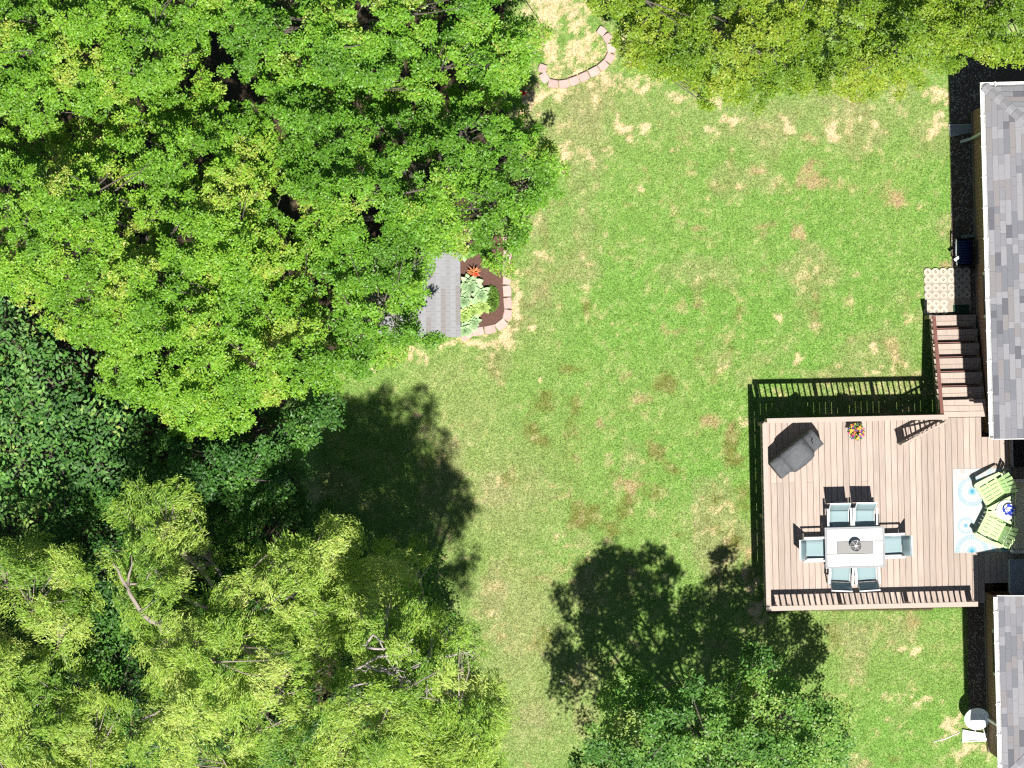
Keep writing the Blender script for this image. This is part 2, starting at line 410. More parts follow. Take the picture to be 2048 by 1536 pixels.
def lawn_colour(X, Y):
    px = X * PXM + 1024; py = 768 - Y * PXM
    n1 = fbm(px / 90, py / 90, 3, 5); n2 = fbm(px / 34, py / 34, 11, 4); n3 = fbm(px / 12, py / 12, 21, 3); n4 = fbm(px / 160, py / 160, 41, 3)
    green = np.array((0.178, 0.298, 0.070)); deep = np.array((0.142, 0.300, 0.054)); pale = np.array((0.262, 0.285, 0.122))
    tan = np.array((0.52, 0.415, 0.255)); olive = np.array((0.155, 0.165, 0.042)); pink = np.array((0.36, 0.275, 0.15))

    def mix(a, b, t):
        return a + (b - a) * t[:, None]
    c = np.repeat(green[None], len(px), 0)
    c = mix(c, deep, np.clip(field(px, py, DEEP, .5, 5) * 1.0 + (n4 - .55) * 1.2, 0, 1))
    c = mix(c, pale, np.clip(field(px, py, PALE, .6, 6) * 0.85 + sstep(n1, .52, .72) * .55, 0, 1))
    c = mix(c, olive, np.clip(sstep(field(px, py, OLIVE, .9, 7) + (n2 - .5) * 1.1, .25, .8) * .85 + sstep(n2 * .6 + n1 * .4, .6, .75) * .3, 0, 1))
    c = mix(c, pink, np.clip(sstep(field(px, py, PINK, .9, 8) + (n2 - .5) * 1.0, .28, .75) * .85 + sstep(n3 * .5 + n2 * .5, .58, .75) * .35, 0, 1))
    n5 = fbm(px / 5.0, py / 5.0, 61, 2)
    c = mix(c, pale * 1.1, sstep(n3 * .55 + n5 * .45, .5, .72) * .5)
    bare = sstep(field(px, py, BARE, 1.3, 9) + (n3 - .5) * 1.0 + (n2 - .5) * .5 + (n5 - .5) * .7, .36, .88)
    c = mix(c, tan, np.clip(bare + sstep(n3 * .6 + n1 * .4, .62, .76) * .4, 0, .95))
    c = c * (0.74 + 0.52 * (n3 * .5 + n5 * .5))[:, None]
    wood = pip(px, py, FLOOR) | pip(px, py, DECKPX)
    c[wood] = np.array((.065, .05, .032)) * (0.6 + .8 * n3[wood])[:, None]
    return np.clip(c, 0.01, 1), bare


def soft_axis(lo, hi, step):
    mid = np.arange(lo, hi + 1e-6, step)
    return np.concatenate(([lo - 400, lo - 100, lo - 30, lo - 8], mid, [hi + 8, hi + 30, hi + 100, hi + 400]))


def grid_mesh(name, xs, ys, zf, cf):
    X, Y = np.meshgrid(xs, ys)
    x = X.ravel(); y = Y.ravel(); z = zf(x, y)
    nx, ny = len(xs), len(ys)
    idx = np.arange(nx * ny).reshape(ny, nx)
    q = np.stack((idx[:-1, :-1], idx[:-1, 1:], idx[1:, 1:], idx[1:, :-1]), -1).reshape(-1, 4)
    me = bpy.data.meshes.new(name)
    me.vertices.add(len(x)); me.vertices.foreach_set('co', np.stack((x, y, z), -1).ravel())
    me.loops.add(q.size); me.loops.foreach_set('vertex_index', q.ravel())
    me.polygons.add(len(q)); me.polygons.foreach_set('loop_start', np.arange(0, q.size, 4))
    me.update(calc_edges=True)
    c = cf(x, y)
    a = me.attributes.new('tint', 'FLOAT_COLOR', 'POINT')
    a.data.foreach_set('color', np.concatenate((c, np.ones((len(c), 1))), 1).ravel())
    return me


def card_mesh(name, P, D, Nn, L, W, C, fold=0.12, tri=False):
    """many small leaf-shaped faces: base P, direction D, normal Nn, length L, width W, colour C"""
    D = D / (np.linalg.norm(D, axis=1, keepdims=True) + 1e-9)
    S = np.cross(Nn, D); S /= (np.linalg.norm(S, axis=1, keepdims=True) + 1e-9)
    Nn = np.cross(D, S)
    L = np.asarray(L)[:, None]; W = np.asarray(W)[:, None]
    n = len(P)
    if tri:
        V = np.stack((P - S * W / 2, P + S * W / 2, P + D * L), 1); k = 3
    else:
        V = np.stack((P, P + D * L * .42 + S * W / 2 + Nn * W * fold, P + D * L, P + D * L * .42 - S * W / 2 + Nn * W * fold), 1); k = 4
    me = bpy.data.meshes.new(name)
    me.vertices.add(n * k); me.vertices.foreach_set('co', V.astype(np.float32).ravel())
    me.loops.add(n * k); me.loops.foreach_set('vertex_index', np.arange(n * k, dtype=np.int32))
    me.polygons.add(n); me.polygons.foreach_set('loop_start', np.arange(0, n * k, k, dtype=np.int32))
    me.update(calc_edges=True)
    a = me.attributes.new('tint', 'FLOAT_COLOR', 'FACE')
    a.data.foreach_set('color', np.concatenate((C, np.ones((n, 1))), 1).astype(np.float32).ravel())
    return me


def pip(px, py, poly):
    inside = np.zeros(len(px), bool); n = len(poly)
    for i in range(n):
        x1, y1 = poly[i]; x2, y2 = poly[(i + 1) % n]
        if y1 == y2:
            continue
        c = ((y1 > py) != (y2 > py)) & (px < (x2 - x1) * (py - y1) / (y2 - y1) + x1)
        inside ^= c
    return inside


def edist(px, py, poly):
    d = np.full(len(px), 1e9); n = len(poly)
    for i in range(n):
        a = np.array(poly[i], float); b = np.array(poly[(i + 1) % n], float); ab = b - a
        t = np.clip(((px - a[0]) * ab[0] + (py - a[1]) * ab[1]) / (ab @ ab + 1e-9), 0, 1)
        d = np.minimum(d, np.hypot(px - a[0] - t * ab[0], py - a[1] - t * ab[1]))
    return d


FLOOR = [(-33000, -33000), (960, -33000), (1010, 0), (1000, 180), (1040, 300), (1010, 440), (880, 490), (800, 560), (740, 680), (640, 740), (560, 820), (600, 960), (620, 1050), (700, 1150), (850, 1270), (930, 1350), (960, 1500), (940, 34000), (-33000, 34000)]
BED1 = [(845, 500), (1000, 470), (1020, 520), (1008, 545), (1012, 635), (992, 652), (930, 668), (860, 672)]
HOUSEBED = [(1900, 120), (2060, 120), (2060, 240), (1960, 240), (1960, 640), (1985, 640), (1985, 1440), (1938, 1440), (1934, 1205), (1905, 860), (1905, 640), (1903, 540)]
PADPX = [(1846, 540), (1950, 540), (1950, 632), (1846, 632)]
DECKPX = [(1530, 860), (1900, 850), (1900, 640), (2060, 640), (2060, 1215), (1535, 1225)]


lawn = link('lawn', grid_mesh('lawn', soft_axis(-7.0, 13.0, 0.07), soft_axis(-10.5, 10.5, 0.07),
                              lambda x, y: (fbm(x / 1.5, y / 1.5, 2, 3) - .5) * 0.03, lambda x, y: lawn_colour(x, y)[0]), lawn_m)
tag(lawn, 'green lawn with dry tan and pinkish worn patches', 'lawn', kind='structure')


def grass(n):
    X = rng.uniform(at(640, 0).x, at(1975, 0).x, n); Y = rng.uniform(at(0, 1590).y, at(0, -50).y, n)
    px = X * PXM + 1024; py = 768 - Y * PXM
    keep = ~(pip(px, py, BED1) | pip(px, py, HOUSEBED) | pip(px, py, PADPX) | pip(px, py, DECKPX))
    hidden = pip(px, py, [(640, -60), (1010, -60), (1010, 400), (960, 500), (700, 700), (640, 900)]) | pip(px, py, [(1300, -60), (1850, -60), (1850, 120), (1350, 100)])
    keep &= ~hidden
    X = X[keep]; Y = Y[keep]
    c, bare = lawn_colour(X, Y)
    keep = rng.random(len(X)) > bare * 0.55
    X = X[keep]; Y = Y[keep]; c = c[keep]; n = len(X)
    P = np.stack((X, Y, (fbm(X / 1.5, Y / 1.5, 2, 3) - .5) * 0.03 - 0.003), 1)
    az = rng.uniform(0, 6.283, n); tilt = rng.uniform(0.25, 1.15, n)
    D = np.stack((np.cos(az) * np.cos(tilt), np.sin(az) * np.cos(tilt), np.sin(tilt)), 1)
    Nn = np.stack((-np.cos(az) * np.sin(tilt), -np.sin(az) * np.sin(tilt), np.cos(tilt)), 1) + rng.normal(0, .3, (n, 3))
    c = c * rng.uniform(0.75, 1.6, n)[:, None] * np.stack((rng.uniform(.9, 1.2, n), np.ones(n), rng.uniform(.7, 1.15, n)), 1)
    me = card_mesh('grass', P, D, Nn, rng.uniform(.035, .075, n), rng.uniform(.012, .024, n), np.clip(c, 0, .9), tri=True)
    return tag(link('grass', me, blade_m), 'short mown grass blades covering the lawn', 'grass', kind='stuff')


grass(420000)

# ------------------------------------------------------------------ beds and paved pad
z0 = 0.03
b = MB(); pts = [at(x, y) for x, y in HOUSEBED]
b.prism([(p.x, p.y) for p in pts], -0.05, z0)
tag(b.build('mulch_bed', M['gravelbed']), 'dark mulch and pebble strip along the brick house wall', 'bed', kind='structure')
b = MB(); pts = [at(x, y) for x, y in BED1]
b.prism([(p.x, p.y) for p in pts], -0.05, 0.06)
tag(b.build('flower_bed', M['mulch']), 'brown mulch flower bed beside the small shed', 'bed', kind='structure')


def scatter_pebbles():
    b = MB(); n = 5200
    X = rng.uniform(at(1895, 0).x, at(1990, 0).x, n); Y = rng.uniform(at(0, 1560).y, at(0, 120).y, n)
    k = pip(X * PXM + 1024, 768 - Y * PXM, HOUSEBED)
    for x, y in zip(X[k], Y[k]):
        r = random.uniform(.012, .032); a = random.uniform(0, 6)
        q = [(x + r * math.cos(a + t) * random.uniform(.7, 1.2), y + r * math.sin(a + t) * random.uniform(.7, 1.2), z0 + .004) for t in (0, 1.57, 3.14, 4.71)]
        b.raw(q + [(x, y, z0 + r * .8)], [(0, 1, 4), (1, 2, 4), (2, 3, 4), (3, 0, 4)])
    return tag(b.build('gravel', M['pebble']), 'loose pebbles and bark chips strewn along the house wall', 'gravel', kind='stuff')


scatter_pebbles()

# lattice pavers: octagonal rings with diamond holes
pad_o = at(1848, 628)
b = MB(); b.box((0.59, 0.535, 0.015), (1.12, 1.02, 0.09))
pad = b.build('paved_pad', M['sand'], None, pad_o, R(1.3))
tag(pad, 'small pad of lattice pavers at the foot of the stairs', 'paving', kind='structure')


def ring_mesh(nx, ny, p=0.19, h=0.075):
    import bmesh
    bm = bmesh.new()
    s = p / 2; t = s * 0.45; g = 0.042
    for i in range(nx):
        for j in range(ny):
            cx, cy = (i + .5) * p, (j + .5) * p
            out = [(s, -t), (s, t), (t, s), (-t, s), (-s, t), (-s, -t), (-t, -s), (t, -s)]
            inn = [(g, 0), (g * .5, g * .5), (0, g), (-g * .5, g * .5), (-g, 0), (-g * .5, -g * .5), (0, -g), (g * .5, -g * .5)]
            tilt = 0.0
            rings = []
            for ring, z in ((out, 0), (out, h * .86), ([(x * .93, y * .93) for x, y in out], h), (inn, h * .97), (inn, 0)):
                rings.append([bm.verts.new((cx + x, cy + y, z)) for x, y in ring])
            rings[3] = rings[3]; rings[4] = rings[4]
            for q in range(4):
                A, B = rings[q], rings[q + 1]
                if q == 2:
                    B = rings[3]
                for k in range(8):
                    k2 = (k + 1) % 8
                    # inner ring index follows the outer ring's octants
                    bm.faces.new((A[k], A[k2], B[k2], B[k]))
    bmesh.ops.remove_doubles(bm, verts=bm.verts, dist=0.0008)
    me = bpy.data.meshes.new('paver'); bm.to_mesh(me); bm.free()
    return me


pm = ring_mesh(3, 2)
for i in range(2):
    for j in range(3):
        if i == 1 and j == 0:
            continue
        o = link('paver', pm, M['paver'], pad, (0.01 + i * 0.575, 0.0 + j * 0.385 - .03, 0.006 + random.uniform(0, .006)), R(random.uniform(-.6, .6)))

b = MB(); b.box((0, 0, .02), (0.40, 0.21, .03))
o = b.build('door_mat', M['matgreen'], None, at(1922, 618, .03), R(1))
b2 = MB()
for k in range(6):
    b2.box((-.17 + k * .068, 0, .04), (.03, .19, .012))
b2.build('rib', M['matgreen'], o)
tag(o, 'dark green mat lying in shade beside the lowest stair', 'mat')

# ------------------------------------------------------------------ house
HOUSE_RZ = R(1.5)
house = thing('brick_house', (11.30, 5.74, 0), 'brick house with white gutters and grey shingle roofs along one side of the lawn', 'house', HOUSE_RZ)
EZ = 4.0            # eave height
PITCH = 0.5
XE = -0.18          # roof edge in the house frame
NY, SY = 1.23, -7.02        # north eave and south end of the first wing
UY, LY = -10.72, -15.05     # north end and south eave of the second wing
XIN = 5.0


def wall(x0, x1, y0, y1, h, m='brick', name='wall'):
    b = MB(); b.box(((x0 + x1) / 2, (y0 + y1) / 2, h / 2 - .1), (x1 - x0, y1 - y0, h + .2))
    return b.build(name, M[m], house)


wall(0, XIN, SY + .12, NY - .30, 3.72)
wall(0, XIN, LY + .30, UY - .12, 3.72)
wall(1.25, XIN - .01, UY - .115, SY + .115, 3.9, 'siding')
# concrete footing ledges just proud of the brick
for y0, y1 in ((SY + .12, NY - .3), (LY + .3, UY - .12)):
    b = MB(); b.box((-.005, (y0 + y1) / 2, .12), (.04, y1 - y0 - .01, .30)); b.build('footing', M['joist'], house)


def gable_fill(y, s):
    b = MB()
    b.prism([(0, 0), (XIN, 0), (XIN, XIN * PITCH + .1), (0, .1)], 0, .1)
    o = b.build('gable_wall', M['siding'], house, (0, y + (.1 if s > 0 else 0), 3.62)); o.rotation_euler = (R(90), 0, 0)
    return o


gable_fill(SY + .10, 1); gable_fill(UY - .20, 1)


def roof_z(x, d=0):
    return EZ + (x - XE) * PITCH + d


def roof_wing(ya, yb, hip_n, hip_s):
    """west slope from x=XE upward, with hips at the chosen ends"""
    b = MB(); t = .10
    # slope deck
    xr = XIN
    y_n = yb - (xr - XE) if hip_n else yb
    y_s = ya + (xr - XE) if hip_s else ya
    if hip_n and y_n < ya:
        xr_n = XE + (yb - ya)
        poly = [(XE, ya), (XE, yb), (xr_n, ya)]
        if xr_n > XIN:
            poly = [(XE, ya), (XE, yb), (XIN, y_n), (XIN, ya)]
    elif hip_s:
        xr = min(XIN, XE + (yb - ya))
        poly = [(XE, ya), (XE, yb), (xr, yb), (xr, ya + (xr - XE))]
    else:
        poly = [(XE, ya), (XE, yb), (xr, y_n), (xr, y_s)]
    n = len(poly)
    vs = [(x, y, roof_z(x) - t) for x, y in poly] + [(x, y, roof_z(x)) for x, y in poly]
    b.raw(vs, [tuple(range(n)), tuple(range(2 * n - 1, n - 1, -1))] + [(k, n + k, n + (k + 1) % n, (k + 1) % n) for k in range(n)])
    # end slope
    if hip_n or hip_s:
        ye, sg = (yb, -1) if hip_n else (ya, 1)
        D = min(XIN - XE, yb - ya)
        poly = [(XE, ye), (XE + D, ye + sg * D), (XIN + 1.5, ye + sg * D), (XIN + 1.5, ye)]
        vs = [(x, y, EZ + abs(y - ye) * PITCH - t) for x, y in poly] + [(x, y, EZ + abs(y - ye) * PITCH) for x, y in poly]
        n = 4
        b.raw(vs, [tuple(range(n)), tuple(range(2 * n - 1, n - 1, -1))] + [(k, n + k, n + (k + 1) % n, (k + 1) % n) for k in range(n)])
    roof = b.build('roof', M['shingle'][1], house)
    e = .128; ncourse = 9
    lift = .020

    def shingle(c, zf, name='shingle'):
        # c: four plan corners, first two on the lower edge
        th = (lift, lift, .004, .004)
        vs = [(x, y, zf(x, y) - .002) for x, y in c] + [(x, y, zf(x, y) + q) for (x, y), q in zip(c, th)]
        bb = MB(); bb.raw(vs, [(3, 2, 1, 0), (4, 5, 6, 7), (0, 1, 5, 4), (1, 2, 6, 5), (2, 3, 7, 6), (3, 0, 4, 7)])
        i = random.choices(range(5), (4, 4, 2.2, 2.5, 1.2))[0]
        me = bb.mesh('shingle')
        return link(name, me, M['shingle'][i], roof)

    for k in range(ncourse):
        x0 = XE + k * e; x1 = x0 + e + .018
        lo = ya + (k * e if hip_s else 0); hi = yb - (k * e if hip_n else 0)
        y = lo - random.uniform(0, .3)
        while y < hi:
            w = random.choice((.16, .22, .3, .38, .46, .6))
            a0, b0 = max(y, lo), min(y + w - .003, hi)
            if hi - b0 < .1:
                b0 = hi
            a1, b1 = a0, b0
            if hip_n and b0 >= hi - 1e-6:
                b1 = b0 - (x1 - x0)
            if hip_s and a0 <= lo + 1e-6:
                a1 = a0 + (x1 - x0)
            if b0 - a0 > .02 and b1 - a1 > .01:
                shingle(((x0, b0), (x0, a0), (x1, a1), (x1, b1)), lambda X, Y: roof_z(X))
            y += w
            if b0 == hi:
                break
    if hip_n or hip_s:
        ye, sg = (yb, -1) if hip_n else (ya, 1)
        zf = lambda X, Y: EZ + abs(Y - ye) * PITCH
        for k in range(ncourse):
            y0 = ye + sg * k * e; y1 = ye + sg * (k * e + e + .018)
            x = XE + k * e; first = True
            while x < XE + 1.35:
                w = random.choice((.22, .3, .38, .46))
                xa = x; xb = min(x + w - .003, XE + 1.4)
                xa1 = xa + (.146 if first else 0)
                if xb - xa1 > .02:
                    c = [(xa, y0), (xb, y0), (xb, y1), (xa1, y1)]
                    if sg < 0:
                        c = [(xb, y0), (xa, y0), (xa1, y1), (xb, y1)]
                    shingle(c, zf)
                x += w; first = False
        # hip caps
        for k in range(ncourse + 1):
            q = k * e
            px_, py_ = XE + q, ye + sg * q
            s2 = .7071; w = .115; Lc = .19
            fwd = Vector((s2, sg * s2, 0)); sd = Vector((-sg * s2, s2, 0)) * (1 if sg > 0 else 1)
            zc = roof_z(px_) + .026
            bb = MB()
            vs = []
            for f, z in ((-.03, .008), (Lc, -.01)):
                ctr = Vector((px_, py_, 0)) + fwd * f
                zz = EZ + max(0, (f * s2 + q)) * PITCH
                for sgn in (-1, -.5, 0, .5, 1):
                    p = ctr + sd * (sgn * w)
                    # bend the lower corners backward so the butt edge reads as an arc
                    if f < 0:
                        p -= fwd * (.02 * sgn * sgn) * -1
                    vs.append((p.x, p.y, zz + .030 + z - abs(sgn) * w * s2 * PITCH * .95))
            n5 = 5
            top = vs; bot = [(x, y, z - .02) for x, y, z in vs]
            fs = [(i, i + 1, n5 + i + 1, n5 + i) for i in range(4)] if sg > 0 else [(i + 1, i, n5 + i, n5 + i + 1) for i in range(4)]
            fs += [(i, 10 + i, 10 + i + 1, i + 1) for i in range(4)]
            bb.raw(top + bot, fs)
            link('hip_cap', bb.mesh('hip_cap'), M['shingle'][k % 2], roof)
    return roof


roof_wing(SY, NY, True, False)
roof_wing(LY, UY, False, True)
# middle roof over the recess, higher and set back
b = MB()
XM = 0.66
vs = [(XM, UY + .03, 4.22), (XM, SY - .03, 4.22), (XIN, SY - .03, 4.22 + (XIN - XM) * PITCH), (XIN, UY + .03, 4.22 + (XIN - XM) * PITCH)]
b.raw([(x, y, z - .1) for x, y, z in vs] + vs, [(0, 1, 2, 3), (7, 6, 5, 4), (0, 4, 5, 1), (1, 5, 6, 2), (2, 6, 7, 3), (3, 7, 4, 0)])
b.build('roof', M['shingle'][0], house)


def gutter(x, y0, y1, z, along='y', hang=True):
    b = MB(); L = y1 - y0; w = .105; h = .115; t = .006
    prof = [(0, 0), (-w * .75, 0), (-w, h * .55), (-w, h), (-w + t * 2.2, h), (-w + t * 2.2, h * .6), (-w * .72, t), (-t, t), (-t, h), (0, h)]
    secs = [[(px_, 0, pz) for px_, pz in prof], [(px_, L, pz) for px_, pz in prof]]
    b.loft(secs, smooth=False)
    o = b.build('gutter', M['white'], house)
    if along == 'y':
        o.location = (x, y0, z)
    else:
        o.location = (x, y0, z)
    if hang:
        k = .35
        while k < L:
            hb = MB(); hb.box((-w / 2, k, h + .004), (w + .03, .022, .006))
            hb.build('hanger', M['white'], o)
            hb = MB(); hb.box((-w / 2 + .012, k + .035, h - .012), (w - .03, .012, .006))
            hb.build('hanger_strap', M['splash'], o)
            k += .72
    for e in (0.0, L):
        cb = MB(); cb.box((-w / 2, e, h / 2), (w - .004, .006, h - .004)); cb.build('end_cap', M['white'], o)
    # debris dark inside
    return o


GZ = EZ - .135
gutter(XE - .004, SY + .02, NY, GZ)
gutter(XE - .004, LY + .0, UY - .02, GZ)
gn = gutter(0, 0, 3.2, 0)
gn.location = (XE - .1, NY + .004, GZ); gn.rotation_euler = (0, 0, R(-90))
gs = gutter(0, 0, 3.2, 0); gs.location = (XE + 3.1, LY - .004, GZ); gs.rotation_euler = (0, 0, R(90))
gm = gutter(XM - .004, UY + .05, SY - .05, 4.1)
# fascia and soffit
for (y0, y1) in ((SY + .02, NY - .02), (LY + .02, UY - .02)):
    b = MB(); b.box((XE + .012, (y0 + y1) / 2, EZ - .11), (.02, y1 - y0, .18)); b.build('fascia', M['white'], house)
    b = MB(); b.box((XE / 2 + .01, (y0 + y1) / 2, EZ - .27), (-XE + .02, y1 - y0 - .02, .02)); b.build('soffit', M['white'], house)
for yy in (SY + .03, UY - .03):
    b = MB(); s = -1 if yy == SY + .03 else 1
    b.beam((XE, yy + s * .045, roof_z(XE) - .06), (XIN, yy + s * .045, roof_z(XIN) - .06), .02, .15); b.build('rake_board', M['white'], house)
# downspouts
yd = -0.92 + .95 + .30
ds = MB()
def dsp(b, pts):
    for a_, b_ in zip(pts[:-1], pts[1:]):
        b.beam(a_, b_, .075, .06, (0.02, 1, .03))
    return b
yl = -.05 + .35
dsp(ds, [(-.24, .42, GZ + .02), (-.24, .42, GZ - .1), (-.055, .26, GZ - .42), (-.055, .26, .35), (-.30, .20, .16)])
ds.build('downspout', M['greypaint'], house)
ds = MB(); dsp(ds, [(-.24, -13.95, GZ + .02), (-.24, -13.95, GZ - .1), (-.055, -13.9, GZ - .4), (-.055, -13.9, .45), (-.28, -13.75, .2)])
ds.build('downspout', M['white'], house)
for y in (-2.2, 0.0 - 1.05):
    b = MB(); b.box((-.05, y, 3.3), (.09, .11, .16)); b.build('wall_lamp', M['greypaint'], house)
# windows on the wing wall (seen only edge on)
for y in (-3.6, -12.2):
    b = MB(); b.box((-.01, y, 2.3), (.06, 1.1, 1.3)); w = b.build('window', M['white'], house)
    b = MB(); b.box((-.045, y, 2.3), (.012, .95, 1.15)); b.build('pane', M['blackbox'], w)
b = MB(); b.box((1.22, -8.9, 2.65), (.06, 1.8, 2.1)); w = b.build('patio_door', M['white'], house)
for s in (-1, 1):
    b = MB(); b.box((1.185, -8.9 + s * .44, 2.68), (.014, .74, 1.86)); b.build('pane', M['blackbox'], w)


def splash_block(p, rz, m, label):
    b = MB()
    prof = []
    secs = []
    for t, w, h in ((0, .10, .10), (.5, .125, .085), (1, .16, .06)):
        x = -t * .56
        secs.append([(x, -w, 0), (x, w, 0), (x, w, h), (x, w - .025, h), (x, w - .04, .03), (x, -w + .04, .03), (x, -w + .025, h), (x, -w, h)])
    b.loft(secs, smooth=False)
    b.box((.012, 0, .05), (.024, .21, .1))
    o = b.build('splash_block', m, None, p, rz, .006)
    return tag(o, label, 'splash block')


splash_block(at(1944, 256, .03), R(7), M['splash'], 'grey splash block under the downspout near the roof corner')
splash_block(at(1970, 1474, .03), R(-3), M['splashw'], 'white splash block on bare ground beside the satellite dish')

# ------------------------------------------------------------------ deck
ZD = 1.6; RH = 0.92
deck_rz = R(1.25)
deck = thing('wooden_deck', (6.07, -5.415, 0), 'raised tan wooden deck with railings beside the house', 'deck', deck_rz)
DW, DL = 6.62, 4.53      # reach to the house wall, depth
pitch = .1457
i = 0
nb = int((DW - .09) / pitch)
bm_full = None
for i in range(nb):
    x = .09 + (i + .5) * pitch
    top = DL - .03
    if x > 5.55:
        top = DL - .03 - .02
    y0 = .02
    yb_ = top
    # wing wall stands in the way beyond its corner
    if x > 5.28:
        yb_ = 4.02
    if x > 5.28:
        y0 = .50
    L = yb_ - y0
    cut = y0 + random.choice((.33, .5, .67)) * L if random.random() < .4 else None
    segs = [(y0, yb_)] if not cut else [(y0, cut - .002), (cut + .002, yb_)]
    for a_, b_ in segs:
        bb = MB(); w = pitch - .007; t = .035; c = .004; l2 = (b_ - a_) / 2
        sec = [(-w / 2, -t), (w / 2, -t), (w / 2, -c), (w / 2 - c, 0), (-w / 2 + c, 0), (-w / 2, -c)]
        bb.loft([[(px_, -l2, pz) for px_, pz in sec], [(px_, l2, pz) for px_, pz in sec]], smooth=False)
        bb.build('deck_board', M['board'], deck, (x + random.uniform(-.001, .001), (a_ + b_) / 2, ZD + random.uniform(-.002, .001)))
for (a_, b_) in (((.05, .05), (.05, DL - .05)), ((.05, DL - .05), (5.3, DL - .05)), ((.05, .05), (5.25, .05))):
    bb = MB(); bb.beam((*a_, ZD - .16), (*b_, ZD - .16), .04, .24); bb.build('rim_joist', M['rail'], deck)
for k in range(11):
    bb = MB(); y = .45 + k * .40
    bb.beam((.08, y, ZD - .145), (5.25, y, ZD - .145), .04, .19); bb.build('joist', M['joist'], deck)
for (x, y) in ((.09, .09), (.09, 2.2), (.09, DL - .09), (2.2, DL - .09), (4.3, DL - .09), (2.2, .09), (4.8, .09)):
    bb = MB(); bb.box((x, y, (ZD - .28) / 2), (.09, .09, ZD - .28)); bb.build('support_post', M['joist'], deck)


def railing(a_, b_, posts):
    a_ = Vector((*a_, 0)); b_ = Vector((*b_, 0)); d = (b_ - a_); L = d.length; d.normalize()
    zc = ZD + RH
    bb = MB(); bb.beam(a_ + Vector((0, 0, zc - .019)), b_ + Vector((0, 0, zc - .019)), .115, .038); bb.build('rail_cap', M['rail'], deck, None, None, .004)
    bb = MB(); bb.beam(a_ + Vector((0, 0, zc - .085)), b_ + Vector((0, 0, zc - .085)), .038, .09); bb.build('top_rail', M['rail'], deck)
    n = int(L / .137); me = None
    bb = MB(); bb.box((0, 0, 0), (.036, .036, RH + .12)); bme = bb.mesh('baluster')
    for k in range(1, n):
        p = a_ + d * (k * L / n)
        if any(abs(k * L / n - q) < .06 for q in posts):
            continue
        link('baluster', bme, M['rail'], deck, (p.x, p.y, ZD + (RH - .04) / 2 - .05 - .02))
    bb = MB(); bb.box((0, 0, 0), (.088, .088, RH + .16)); pme = bb.mesh('post')
    for q in posts:
        p = a_ + d * q
        link('post', pme, M['rail'], deck, (p.x, p.y, ZD + RH / 2 - .12 - .005))


railing((.058, .112), (.058, DL - .052), (.1, 1.5, 3.0, 4.3))
railing((.0, .055), (5.05, .055), (.25, 1.85, 3.45, 4.98))
railing((.112, DL + .005), (4.37, DL + .005), (.06, 1.5, 2.9, 4.28))

# gate leaf swung open over the deck
gp = Vector((10.367, -.897, ZD)); ge = Vector((9.293, -1.455, ZD))
gl = (ge - gp).length; ga = math.atan2(ge.y - gp.y, ge.x - gp.x)
gate = thing('wooden_gate', gp, 'open slatted wooden gate swung back over the deck at the stair top', 'gate', ga)
b = MB(); b.box((gl / 2, 0, .90), (gl, .04, .09)); b.build('gate_rail', M['rail'], gate)
b = MB(); b.box((gl / 2, 0, .14), (gl, .04, .09)); b.build('gate_rail', M['rail'], gate)
b = MB(); b.box((gl - .11, 0, .52), (.2, .035, .66)); b.build('gate_stile', M['rail'], gate)
b = MB(); b.box((.05, 0, .52), (.09, .035, .66)); b.build('gate_stile', M['rail'], gate)
for k in range(7):
    b = MB(); b.box((.2 + k * .125, .03, .52), (.036, .02, .8)); b.build('picket', M['rail'], gate)
b = MB(); b.beam((.12, -.03, .2), (gl - .1, -.03, .84), .02, .07, (0, 0, 1)); b.build('brace', M['rail'], gate)

# ------------------------------------------------------------------ stairs
st_o = Vector((10.285, -.865, 0))
stairs = thing('staircase', st_o, 'tan wooden staircase with red brown handrail leading down from deck to lawn', 'stairs', R(1.3))
SW = 1.12; going = .352; rise = (ZD - .05) / 7
nst = 6
b = MB(); w = .135
for q in range(3):
    b = MB(); b.box((SW / 2 + .05, .05 + (q + .5) * .143, ZD - .0175), (SW - .06, w, .035)); b.build('tread_board', M['board'], stairs, None, None, .003)
ytop = .445
for j in range(nst):
    z = ZD - (j + 1) * rise
    y = ytop + j * going
    for q in range(2):
        b = MB(); b.box((0, 0, 0), (SW + .02, .141, .036))
        b.build('tread_board', M['board'], stairs, (SW / 2, y + .045 + .071 + q * .147, z), None, .003)
    b = MB(); b.box((SW / 2, y + .012, z + rise / 2 - .01), (SW - .09, .02, rise - .05)); b.build('riser', M['redrail'], stairs)
for x in (.03, SW - .03):
    b = MB()
    prof = [(ytop, ZD - .08), (ytop + nst * going, ZD - nst * rise - .10), (ytop + nst * going, 0), (ytop + nst * going - .25, 0), (ytop, ZD - .45)]
    n = len(prof)
    b.raw([(x - .02, y, z) for y, z in prof] + [(x + .02, y, z) for y, z in prof],
          [tuple(range(n)), tuple(range(2 * n - 1, n - 1, -1))] + [(k, n + k, n + (k + 1) % n, (k + 1) % n) for k in range(n)])
    b.build('stringer', M['joist'], stairs)
ya, za = .03, ZD + RH - .02
yb2, zb2 = ytop + nst * going - .05, ZD - nst * rise + .90
b = MB(); b.beam((-.01, ya, za), (-.01, yb2, zb2), .085, .036); b.build('handrail', M['redrail'], stairs, None, None, .004)
b = MB(); b.beam((-.01, ya, ZD - .02), (-.01, yb2, zb2 - .90 - .02 + .04), .04, .09); b.build('bottom_rail', M['joist'], stairs)
for k in range(1, 17):
    t = k / 17
    y = ya + (yb2 - ya) * t; z = za + (zb2 - za) * t
    b = MB(); b.box((-.01, y, z - .46), (.036, .036, .88)); b.build('baluster', M['joist'], stairs)
